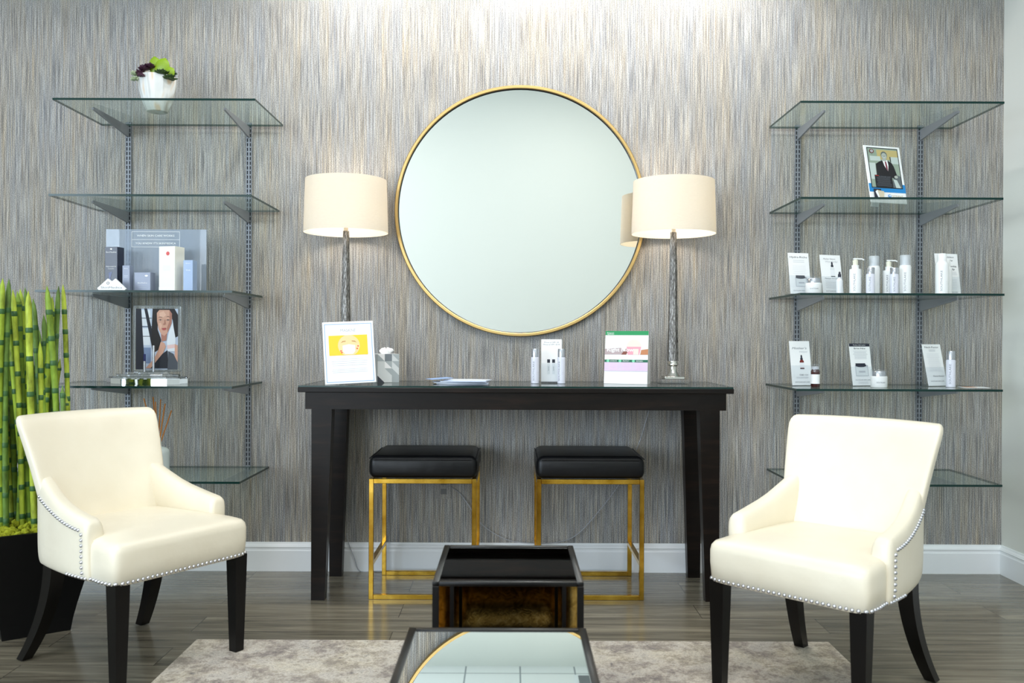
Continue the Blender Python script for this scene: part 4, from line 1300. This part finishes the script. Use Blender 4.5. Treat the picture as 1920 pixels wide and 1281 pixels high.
# ---- boxes + clear panel, third left shelf
def skincare_boxes():
    D = 3.93; z = SHELF_Z[2]
    def cbox(px0, px1, pyt, side, m, label, draw=None, yaw=-8, dpt=None, D=D):
        a = at(px0, pyt, D); b = at(px1, pyt, D); w_ = (b.x - a.x); h_ = a.z - z
        dpt = dpt or w_ * .9
        root = thing('skincare_box', ((a.x + b.x) / 2, D - DW, z + .0005), radians(yaw), label, 'box', 'boxed skincare on the third left shelf')
        bm = bmesh.new(); bx(bm, -w_ / 2, w_ / 2, 0, dpt, 0, h_, .0008, 1); build('carton', bm, m, root)
        if draw:
            P = Print(); draw(P, w_, h_); P.done('printing', root)
        return root
    NV = mat('navy_carton', (34, 38, 58), .25); GR = mat('grey_blue_carton', (142, 150, 172), .35); WH = mat('ivory_carton', (240, 238, 230), .4); LB = mat('light_blue_carton', (150, 172, 206), .35)
    def dn(P, w, h):
        P.text('SkinMedica', 0, h * .88, .0060, M_WHITE, width=w * .86); P.ell(0, h * .95, w * .08, w * .06, M_WHITE)
        P.text('Rejuvenative', 0, h * .56, .0050, M_WHITE, width=w * .8); P.text('Complex', 0, h * .51, .0045, M_WHITE, width=w * .5)
        P.poly([(-w * .2, h * .42), (w * .1, h * .44), (-w * .05, h * .30), (w * .12, h * .14), (w * .02, h * .14), (-w * .16, h * .3)], c_('silvery', (120, 128, 160)))
    def dg(P, w, h): P.text('Skin', 0, h * .88, .0045, M_WHITE, width=w * .5); P.lines(-w * .3, w * .3, h * .6, h * .55, 2, M_WHITE, .0008)
    def dsq(P, w, h): P.text('SkinMedica', 0, h * .45, .0055, M_WHITE, width=w * .6); P.ell(w * .25, h * .82, w * .1, w * .05, M_WHITE); P.lines(-w * .3, w * .3, h * .3, h * .2, 2, M_INKL, .0008)
    def dw(P, w, h): P.ell(w * .06, h * .84, w * .11, w * .11, c_('coral', (220, 96, 96))); P.rect(-w / 2, w / 2, h * .02, h * .10, c_('band', (250, 250, 250))); P.lines(-w * .26, w * .26, h * .56, h * .48, 3, c_('faint', (222, 224, 228)))
    def dl(P, w, h): P.text('Skin', 0, h * .90, .0045, M_WHITE, width=w * .5); P.text('TNS', 0, h * .68, .0050, M_WHITE, width=w * .5)
    cbox(196, 221, 463, 6, NV, 'tall dark navy skincare carton behind the white mountain sign', dn, D=3.95)
    cbox(229, 243.5, 498, 4, GR, 'small narrow grey-blue carton right of the navy one', dg, D=3.95)
    cbox(251, 283, 511, 6, GR, 'low square grey-blue carton left of the tall ivory one', dsq, dpt=.04, D=3.95)
    cbox(296, 330, 462, 12, WH, 'tall ivory skincare carton with a small coral dot', dw, yaw=-14, D=3.95)
    cbox(343, 362, 488, 3, LB, 'light blue narrow carton, rightmost of the cartons', dl, D=3.95)
    # mountain sign
    Ds = 3.885; a = at(182, 544, Ds).x; b = at(236, 544, Ds).x; w_ = b - a; h_ = .052
    root = thing('mountain_sign', ((a + b) / 2, Ds - DW, z + .0005), 0, 'small white twin-peak sign with a skincare logo at the front of the third left shelf', 'sign')
    bm = bmesh.new(); prism(bm, [(-w_ * .5, .010), (-w_ * .44, 0), (w_ * .44, 0), (w_ * .5, .008), (w_ * .13, h_), (0.01 * w_, h_ * .76), (-w_ * .13, h_)], 0, .012); build('block', bm, M_WHITE, root)
    P = Print(); P.text('SkinMedica', 0, h_ * .26, .0080, M_INK, width=w_ * .74); P.ell(-w_ * .12, h_ * .62, .0065, .0060, M_INK); P.ell(-w_ * .12, h_ * .62, .0040, .0036, M_WHITE); P.done('lettering', root)
    # clear backdrop panel
    Dp = 4.08; a = at(199, 430, Dp); b = at(387, 430, Dp); w_ = b.x - a.x; h_ = a.z - z
    root = thing('acrylic_panel', ((a.x + b.x) / 2, Dp - DW, z + .0005), 0, 'clear acrylic backdrop panel with two boxed lines of white lettering, behind the cartons', 'sign')
    bm = bmesh.new(); bx(bm, -w_ / 2, w_ / 2, 0, .004, 0, h_); build('sheet', bm, M_ACRD, root)
    bm = bmesh.new(); bx(bm, -w_ / 2, w_ / 2, -.05, -.001, 0, .003); build('foot', bm, M_ACR, root)
    P = Print(); u0, u1 = -w_ * .245, w_ * .235; v1 = h_ * .965
    P.frame(u0, u1, v1 - h_ * .13, v1, .0014, M_WHITE); P.frame(u0, u1, v1 - h_ * .245, v1 - h_ * .125, .0014, M_WHITE)
    P.text('WHEN SKIN CARE WORKS', (u0 + u1) / 2, v1 - h_ * .065, .0085, M_WHITE, width=(u1 - u0) * .78, bold=.01); P.text("YOU KNOW IT'S SKINMEDICA", (u0 + u1) / 2, v1 - h_ * .185, .0085, M_WHITE, width=(u1 - u0) * .84, bold=.01)
    P.done('lettering', root)


skincare_boxes()


# ---- bottles
def vlabel(root, r, h0, h1, txt='SOUTHLAKE', u=-.5, side=True):
    P = Print(Matrix.Translation((0, -r - .0002, 0)))
    # lettering wraps: bend onto the cylinder
    P.text(txt, u * r, h0 + .004, .0070, M_INK, width=(h1 - h0) * .85, align='L', vertical=True)
    if side: P.lines(r * .25, r * .8, h0 + (h1 - h0) * .42, h0 + (h1 - h0) * .34, 2, M_INK, .0008)
    for v in P.bm.verts:
        x = max(-r * .98, min(r * .98, v.co.x)); v.co.y = -sqrt(max(0, r * r - x * x)) - .0004
    return P.done('lettering', root)


GB = 'bottles on the right rack'


def bottle_tall(h=.172, r=.0245):
    t = thing('foam_bottle', (0, 0, 0), 0, 'x', 'bottle', GB)
    b = bmesh.new(); lathe(b, [(r - .002, 0), (r, .002), (r, h * .68), (r * .92, h * .74), (r * .62, h * .76), (r * .60, h * .80)], 28); build('body', b, M_WPL, t, 40)
    b = bmesh.new(); lathe(b, [(r * .5, h * .80), (r * .55, h * .95), (r * .3, h * .96)], 24); build('pump_head', b, M_WPL, t, 40)
    b = bmesh.new(); lathe(b, [(r * .90, h * .745), (r * .90, h * .985), (r * .82, h)], 28); build('overcap', b, glass_mat('frosted_cap', (.82, .85, .88), 1, .3, body=((.80, .84, .88), .45)) if 'frosted_cap' not in MATS else MATS['frosted_cap'], t, 40)
    vlabel(t, r, h * .05, h * .62)
    return t


def bottle_pump(h=.158, r=.0248):
    t = thing('pump_bottle', (0, 0, 0), 0, 'x', 'bottle', GB)
    b = bmesh.new(); lathe(b, [(r - .002, 0), (r, .002), (r, h * .66), (r * .96, h * .69), (r * .6, h * .70), (r * .6, h * .80)], 28); build('body', b, M_WPL, t, 40)
    b = bmesh.new(); lathe(b, [(r * .42, h * .80), (r * .46, h * .93), (r * .25, h * .95), (r * .25, h * .97)], 20); build('collar', b, mat('ivory_collar', (232, 230, 212), .4), t, 40)
    b = bmesh.new(); bx(b, -r * .35, r * .35, -r * .3, r * .3, h * .955, h * .995, .002, 2); tube(b, [(0, 0, h * .978), (r * 1.1, -.004, h * .972), (r * 1.45, -.005, h * .945)], .0032, 8); build('pump_head', b, M_WPL, t, 50)
    vlabel(t, r, h * .05, h * .62)
    return t


def bottle_silver(h=.114, r=.0185):
    t = thing('serum_bottle', (0, 0, 0), 0, 'x', 'bottle', GB)
    b = bmesh.new(); lathe(b, [(r - .001, 0), (r, .001), (r, h * .74), (r * .9, h * .745), (r * .9, h * .76)], 28); build('body', b, M_LAV, t, 40)
    b = bmesh.new(); lathe(b, [(r * .93, h * .76), (r * .93, h * .985), (r * .86, h)], 28); build('cap', b, M_SILV, t, 40)
    vlabel(t, r, h * .05, h * .70)
    return t


def jar(h=.072, r=.034):
    t = thing('cream_jar', (0, 0, 0), 0, 'x', 'jar', 'cream jars on the right rack')
    b = bmesh.new(); lathe(b, [(r * .94, 0), (r, .003), (r, h * .58), (r * .92, h * .62)], 32); build('body', b, M_WPL, t, 40)
    b = bmesh.new(); lathe(b, [(r * .96, h * .60), (r * .97, h * .96), (r * .92, h)], 32); build('clear_lid', b, M_ACR, t, 40)
    b = bmesh.new(); lathe(b, [(r * .80, h * .61), (r * .80, h * .86), (r * .74, h * .90)], 32); build('inner_cap', b, M_SILV, t, 40)
    P = Print(Matrix.Translation((0, -r, 0))); P.text('SOUTHLAKE', -r * .2, h * .28, .0055, M_INK, width=r * 1.0); P.lines(-r * .5, r * .5, h * .16, h * .14, 2, M_INKL, .0008)
    for v in P.bm.verts: v.co.y = -sqrt(max(0, r * r - v.co.x ** 2)) - .0004
    P.done('lettering', t)
    return t


def scale_to(o, s): o.scale = s


def place(o, px, D, z, yaw=0): o.location = (at(px, 545, D).x if z > 1.12 else at(px, 720, D).x, D - DW, z + .0004); o.rotation_euler = (0, 0, radians(yaw))


pb = bottle_pump(); place(pb, 1603.5, 3.93, s3); pb['label'] = 'white pump bottle standing alone, leftmost of the bottle row on the right rack'
p2 = dup(pb, None, None, 'white pump bottle half hidden by a silver-capped one, second of the two pump bottles'); place(p2, 1666, 3.975, s3, -6); p2.scale = (.98, .98, .98)
tb = bottle_tall(); place(tb, 1638.5, 3.985, s3); tb['label'] = 'tall white bottle with frosted cap behind a silver-capped bottle, between the pump bottles'
t2 = dup(tb, None, None, 'tall white bottle with frosted cap at the right end of the bottle row'); place(t2, 1697, 3.935, s3, 5)
sb = bottle_silver(); place(sb, 1632, 3.90, s3); sb['label'] = 'short silver-capped bottle in front of the first tall frosted-cap bottle'
s2_ = dup(sb, None, None, 'short silver-capped bottle in front of the second pump bottle'); place(s2_, 1676.5, 3.905, s3, 8)
s5_ = dup(sb, None, None, 'silver-capped slim bottle on the fourth right shelf beside the text-only card'); place(s5_, 1782.5, 4.02, s4, -4); s5_.scale = (1.08, 1.08, 1.42)
for px, lab, yw in ((1003, 'slim silver-capped bottle left of the narrow white card on the console', 8), (1052.5, 'slim silver-capped bottle overlapping the right side of the narrow white card on the console', -8)):
    o = dup(sb, None, None, lab, 'bottles on the console'); o.location = (at(px, 718, 4.05).x, 4.05 - DW, TZ + .0004); o.scale = (.98, .98, 1.38); o.rotation_euler = (0, 0, radians(yw))
    for c in o.children:
        pass
ja = jar(); place(ja, 1525.5, 3.90, s3); ja['label'] = 'clear-lidded white cream jar in front of the first two cards of the bottle row'; ja.scale = (1, 1, 1.02)
j2 = dup(ja, None, None, 'clear-lidded white cream jar beside the black-headed card'); place(j2, 1648, 3.975, s4, 6); j2.scale = (1.04, 1.04, 1.12)


def spray():
    t = thing('spray_bottle', (0, 0, 0), 0, 'large white spray bottle in front of the script card on the third right shelf', 'bottle', GB)
    h, r = .178, .0275
    b = bmesh.new(); lathe(b, [(r - .002, 0), (r, .002), (r, h * .70), (r * .92, h * .76), (r * .74, h * .79), (r * .72, h * .81)], 28); build('body', b, M_WPL, t, 40)
    b = bmesh.new(); lathe(b, [(r * .70, h * .81), (r * .68, h * .97), (r * .55, h)], 24); build('cap', b, M_WPL, t, 40)
    vlabel(t, r, h * .05, h * .64)
    place(t, 1766, 3.92, s3)
    t2 = dup(t, None, None, 'white spray bottle almost hidden behind the large one, against the script card'); place(t2, 1774, 3.972, s3, -20); t2.scale = (.88, .88, .88)


spray()


def small_dropper():
    t = thing('dropper_bottle', (0, 0, 0), 0, 'small clear dropper bottle with dark cap in front of the dropper card', 'bottle', GB)
    b = bmesh.new(); lathe(b, [(.0125, 0), (.0135, .001), (.0135, .055), (.011, .062), (.006, .066), (.006, .072)], 22); build('body', b, mat('pearl_glass', (222, 226, 232), .15), t, 40)
    b = bmesh.new(); lathe(b, [(.0068, .072), (.0068, .084), (.0045, .086), (.0040, .094), (.002, .096)], 16); build('dropper_cap', b, M_INKD, t, 40)
    place(t, 1574, 3.905, s3)
    t = thing('pill_bottle', (0, 0, 0), 0, 'small amber bottle with white label and clear cap beside the red-brown dropper card', 'bottle', GB)
    AM = mat('amber_glass', (62, 26, 26), .12)
    b = bmesh.new(); lathe(b, [(.0185, 0), (.0195, .002), (.0195, .070), (.016, .076), (.015, .078)], 24); build('body', b, AM, t, 40)
    b = bmesh.new(); lathe(b, [(.0199, .014), (.0199, .056)], 24, capends=False); build('label', b, M_WHITE, t, 40)
    b = bmesh.new(); lathe(b, [(.0165, .078), (.0165, .090), (.010, .091)], 24); build('inner_cap', b, M_INKL, t, 40)
    b = bmesh.new(); lathe(b, [(.0205, .066), (.0205, .100), (.018, .103)], 24); build('clear_cap', b, M_ACR, t, 40)
    place(t, 1528.5, 4.00, s4)
    # sample leaflet
    X = at(1826, 724, 4.0).x
    t = thing('leaflet', (X, 4.0 - DW, s4 + .0004), radians(-6), 'small flat leaflet lying on the right end of the fourth right shelf', 'leaflet')
    b = bmesh.new(); bx(b, -.055, .055, -.04, .04, 0, .0012); build('sheet', b, M_WHITE, t)
    b = bmesh.new(); bx(b, -.045, .005, -.03, .03, .0013, .0016); build('printed_photo', b, c_('peach', (222, 160, 120)), t)


small_dropper()


# ================================================================== CONSOLE ITEMS
def mask_sign():
    D = 3.885
    w_, h_ = .219, .276
    X = at(658, 721, D).x
    yaw, lean = 14, 10
    root = thing('mask_sign', (X, D - DW, TZ + .003), radians(yaw), 'white tabletop sign with a yellow masked-face picture, in front of the left lamp', 'sign')
    sk = Matrix.Rotation(-radians(2.6), 4, 'Y')
    M = sk @ lean_matrix(lean)
    bm = bmesh.new(); bx(bm, -w_ / 2, w_ / 2, 0, .006, .002, h_, .0015, 1, M=M); build('panel', bm, M_WHITE, root)
    bm = bmesh.new(); prism(bm, [(.064, .003), (.069, .003), (.036, h_ * .6), (.032, h_ * .6)], -.02, .02, axis='X'); build('prop', bm, M_WHITE, root)
    P = Print(M); B = c_('frame_blue', (126, 172, 220)); Y = c_('yellow', (250, 208, 54)); S = c_('peach_skin', (250, 214, 158)); BR = c_('brown_line', (176, 122, 64)); MK = c_('mask_white', (236, 236, 238)); RD = c_('blemish', (230, 96, 70))
    P.frame(-w_ * .465, w_ * .465, h_ * .035, h_ * .965, .0024, B)
    P.text('MASKNE', 0, h_ * .86, .0125, M_INKL, width=w_ * .30)
    P.rect(-w_ * .39, w_ * .37, h_ * .46, h_ * .78, Y)
    P.poly([(w_ * .215 * cos(2 * pi * k / 32), max(h_ * .462, min(h_ * .778, h_ * .615 + h_ * .17 * sin(2 * pi * k / 32)))) for k in range(32)], S)
    P.poly([(-w_ * .125, h_ * .615), (0, h_ * .635), (w_ * .125, h_ * .615), (w_ * .12, h_ * .52), (w_ * .075, h_ * .478), (-w_ * .075, h_ * .478), (-w_ * .12, h_ * .52)], MK)
    for s in (-1, 1):
        P.poly([(s * w_ * .16, h_ * .655), (s * w_ * .12, h_ * .685), (s * w_ * .06, h_ * .69), (s * w_ * .06, h_ * .680), (s * w_ * .115, h_ * .673)], BR)
    for u, v in ((.18, .60), (-.16, .53), (-.145, .505), (.16, .56)): P.ell(w_ * u, h_ * v, w_ * .017, w_ * .015, RD, 10)
    P.lines(-w_ * .36, w_ * .36, h_ * .40, h_ * .30, 4, M_INKL, .0012, .3); P.lines(-w_ * .36, w_ * .36, h_ * .24, h_ * .19, 3, M_INKL, .0012, .1)
    P.done('printing', root)


mask_sign()


def tissue():
    D = 4.07; X = at(728, 718, D).x
    root = thing('tissue_box', (X, D - DW, TZ + .0005), radians(20), 'grey and white geometric patterned tissue box behind the yellow mask sign', 'tissue box')
    s = .1000; H = .130
    CARD = mat('grey_white_carton', (224, 228, 228), .45)
    bm = bmesh.new(); bx(bm, -s / 2, s / 2, 0, s, 0, H, .001, 1); build('carton', bm, CARD, root)
    g1 = c_('tri_grey', (176, 184, 186)); g2 = c_('tri_char', (62, 66, 76)); g3 = c_('tri_mid', (128, 136, 142)); wt = c_('tri_white', (250, 250, 250))
    for face, M in (('front', Matrix.Identity(4)), ('side', Matrix.Translation((s / 2, s / 2, 0)) @ Matrix.Rotation(pi / 2, 4, 'Z'))):
        P = Print(M, .0003); r = random.Random(5 if face == 'front' else 8)
        nx, nz = 3, 4; a = s / nx; b = H / nz
        for i in range(nx):
            for j in range(nz):
                u, v = -s / 2 + i * a, j * b
                for k in (0, 1):
                    q = r.random()
                    m = (g1 if q < .28 else wt if q < .5 else g3 if q < .58 else g2 if q < .64 else None) if face == 'front' else (g2 if q < .62 else g3 if q < .74 else wt if q < .85 else None)
                    if m: P.poly([(u, v), (u + a, v), (u, v + b)] if k == 0 else [(u + a, v), (u + a, v + b), (u, v + b)], m); P.layer = 1 + .25 * ((i + j + k) % 4)
        P.done('pattern_' + face, root)
    bm = bmesh.new(); r = random.Random(4)
    rings = []
    for i, (z, k) in enumerate([(H - .004, .4), (H + .004, .7), (H + .014, 1.0), (H + .022, .75), (H + .026, .3)]):
        rings.append([Vector((.030 * k * (1 + .35 * sin(5 * t + i)) * cos(t), .05 + .014 * k * (1 + .3 * cos(3 * t + i)) * sin(t), z + .005 * sin(4 * t + i * 1.3))) for t in [2 * pi * q / 20 for q in range(20)]])
    loft(bm, rings); build('tissue', bm, M_WHITE, root, 40)


tissue()


def brochures():
    D0 = 4.00
    cols = [M_WHITE, c_('brochure_blue', (142, 170, 212)), c_('brochure_pale', (214, 224, 240))]
    data = [(868, 0, 4.03, 'lowest open brochure in the fan on the console'), (858, 9, 4.04, 'second brochure from the bottom of the fan on the console'), (872, -7, 4.02, 'third brochure in the fan on the console, turned slightly clockwise'), (878, -14, 4.035, 'topmost pale brochure of the fan on the console'), ]
    for i, (px, yaw, D, lab) in enumerate(data):
        X = at(px, 720, D).x
        root = thing('brochure', (X, D - DW, TZ + .0006 + .0044 * i), radians(yaw), lab, 'brochure', 'brochures fanned on the console')
        w_, d_ = .23 - .012 * i, .10
        bm = bmesh.new(); n = 12
        top = [(-w_ / 2 + w_ * k / n, .0026 + .0012 * sin(pi * k / n)) for k in range(n + 1)]
        bot = [(x, 0.0) for x, z in reversed(top)]
        prism(bm, top + bot, -d_ / 2, d_ / 2)
        for f in bm.faces: f.material_index = 1 if (f.normal.z > .3 or f.normal.z < -.3) else 0
        build('pages', bm, [cols[2], cols[0] if i % 2 else cols[1]], root)
    X = at(826, 716, 4.03).x
    root = thing('brochure', (X, 4.03 - DW, TZ + .0186), radians(24), 'folded blue leaflet at the left end of the brochure fan on the console', 'brochure', 'brochures fanned on the console')
    bm = bmesh.new(); prism(bm, [(-.055, 0), (.045, .006), (.045, .0075), (-.055, .0016)], -.045, .045); build('pages', bm, c_('brochure_blue', (142, 170, 212)), root)


brochures()


def tent_card():
    D = 4.04; X = at(1172.5, 718, D).x
    root = thing('tent_card', (X, D - DW, TZ + .0005), radians(-17), 'white folded tent card with green top band, on the console beside the right lamp', 'sign')
    w_, h_ = .197, .242; dep = .095
    lean = 9.5; M = lean_matrix(lean); L = radians(lean)
    zt = h_ * cos(L); yt = h_ * sin(L)
    bm = bmesh.new()
    # front sheet, back sheet, bottom
    bx(bm, -w_ / 2, w_ / 2, 0, .001, 0, h_, M=M)
    prism(bm, [(dep, 0), (dep + .001, 0), (yt + .0012, zt), (yt, zt)], -w_ / 2, w_ / 2, axis='X')
    bx(bm, -w_ / 2, w_ / 2, 0, dep, 0, .001)
    build('folded_card', bm, M_WHITE, root)
    # curved side flap
    bm = bmesh.new(); n = 8
    pts = [(0, 0)] + [(yt * k / n, zt * k / n) for k in range(1, n + 1)] + [(yt + (dep - yt) * k / n + .016 * sin(pi * k / n), zt * (1 - k / n)) for k in range(1, n + 1)]
    prism(bm, pts, w_ / 2 - .002, w_ / 2 - .001, axis='X'); build('side_flap', bm, mat('flap_grey', (226, 226, 222), .6), root)
    P = Print(M); GRN = c_('green', (24, 142, 84)); DG = c_('deep_green', (10, 98, 72)); LG = c_('mint', (120, 206, 166)); LV = c_('lavender', (218, 196, 222))
    P.rect(-w_ / 2, w_ / 2, h_ * .92, h_, GRN); P.text('Request', -w_ * .38, h_ * .965, .0055, M_WHITE, width=w_ * .16); P.text('Appointment', -w_ * .38, h_ * .94, .0045, M_WHITE, width=w_ * .16)
    P.rect(-w_ / 2, w_ / 2, h_ * .55, h_ * .92, c_('photo_pale', (226, 230, 228)))
    P.poly([(-w_ / 2, h_ * .55), (-w_ * .05, h_ * .55), (-w_ * .10, h_ * .68), (-w_ / 2, h_ * .66)], c_('photo_mauve', (178, 160, 162)))
    P.poly([(-w_ * .12, h_ * .55), (0, h_ * .55), (w_ * .06, h_ * .66), (-w_ * .02, h_ * .66)], c_('photo_brown', (128, 70, 56)))
    P.poly([(w_ * .32, h_ * .55), (w_ / 2, h_ * .55), (w_ / 2, h_ * .66), (w_ * .34, h_ * .64)], c_('photo_rust', (190, 126, 84)))
    P.ell(w_ * .17, h_ * .70, w_ * .17, h_ * .14, c_('pink_face', (244, 214, 204)), 24, 0, pi); P.poly([(w_ * 0, h_ * .70), (w_ * .34, h_ * .70), (w_ * .30, h_ * .55), (w_ * .03, h_ * .55)], c_('pink_lip', (232, 158, 172))); P.rect(w_ * .16, w_ * .28, h_ * .55, h_ * .66, c_('pink_face', (244, 214, 204)))
    P.text('Right Now', -w_ * .14, h_ * .645, .0170, M_WHITE, width=w_ * .62, bold=.015)
    P.rect(-w_ / 2, w_ / 2, h_ * .405, h_ * .455, DG)
    for u in (-.42, -.14, .17): P.ell(w_ * u, h_ * .43, w_ * .034, w_ * .034, LG, 16)
    for u, t in ((-.29, 'HYDRATE'), (0.0, 'PROTECT'), (.31, 'REFRESH')): P.text(t, w_ * u, h_ * .43, .0050, M_WHITE, width=w_ * .15)
    P.rect(-w_ / 2, w_ / 2, h_ * .24, h_ * .405, LV)
    for u in (-.30, .02, .32): P.lines(w_ * (u - .11), w_ * (u + .11), h_ * .37, h_ * .28, 4, c_('pinkish', (240, 200, 222)), .0012)
    P.done('printing', root)


tent_card()


# cords & outlet
def cords():
    D = DW - .022
    def W(pts, name, label, r=.0022, Ds=None):
        P = [at(x, y, (Ds[i] if Ds else D)) for i, (x, y) in enumerate(pts)]
        bm = bmesh.new(); tube(bm, smooth_path(P, 8), r, 6); o = build(name, bm, M_CORD, None, 60); cap(o, label, 'cord', 'clear lamp cords')
    W([(1218, 765), (1211, 790), (1200, 826), (1186, 860), (1163, 905), (1130, 950), (1085, 1000), (1050, 1016), (1000, 1019), (950, 1012), (905, 985), (880, 950), (862, 925), (846, 914)],
      'power_cord', 'clear lamp cord sagging along the wall behind the right stool to the outlet', Ds=[D] + [D] * 9 + [D, D, D + .012, D + .015])
    pts = [at(650, 1000, D), at(654, 1020, D - .005), at(664, 1045, D - .01), on_z(676, 1069, .004), on_z(705, 1071, .004), on_z(740, 1070, .004), on_z(775, 1071, .004), on_z(812, 1070, .004)]
    for p in pts: p.y = min(p.y, -.020)
    bm = bmesh.new(); tube(bm, smooth_path(pts, 8), .0022, 6); cap(build('power_cord', bm, M_CORD, None, 60), 'clear lamp cord dropping beside the left rear console leg onto the floor', 'cord', 'clear lamp cords')
    c = at(832, 913, DW)
    root = thing('wall_outlet', (c.x, 0, c.z), 0, 'grasscloth-covered electric outlet plate low on the wall behind the left stool', 'outlet')
    bm = bmesh.new(); bx(bm, -.036, .036, -.005, -.0002, -.058, .058, .001, 1); build('cover_plate', bm, M_WP, root)
    bm = bmesh.new()
    for z in (-.022, .022): bx(bm, -.014, .014, -.0065, -.005, z - .013, z + .013, .001, 1)
    build('socket_face', bm, mat('socket_grey', (112, 112, 112), .6), root)


cords()
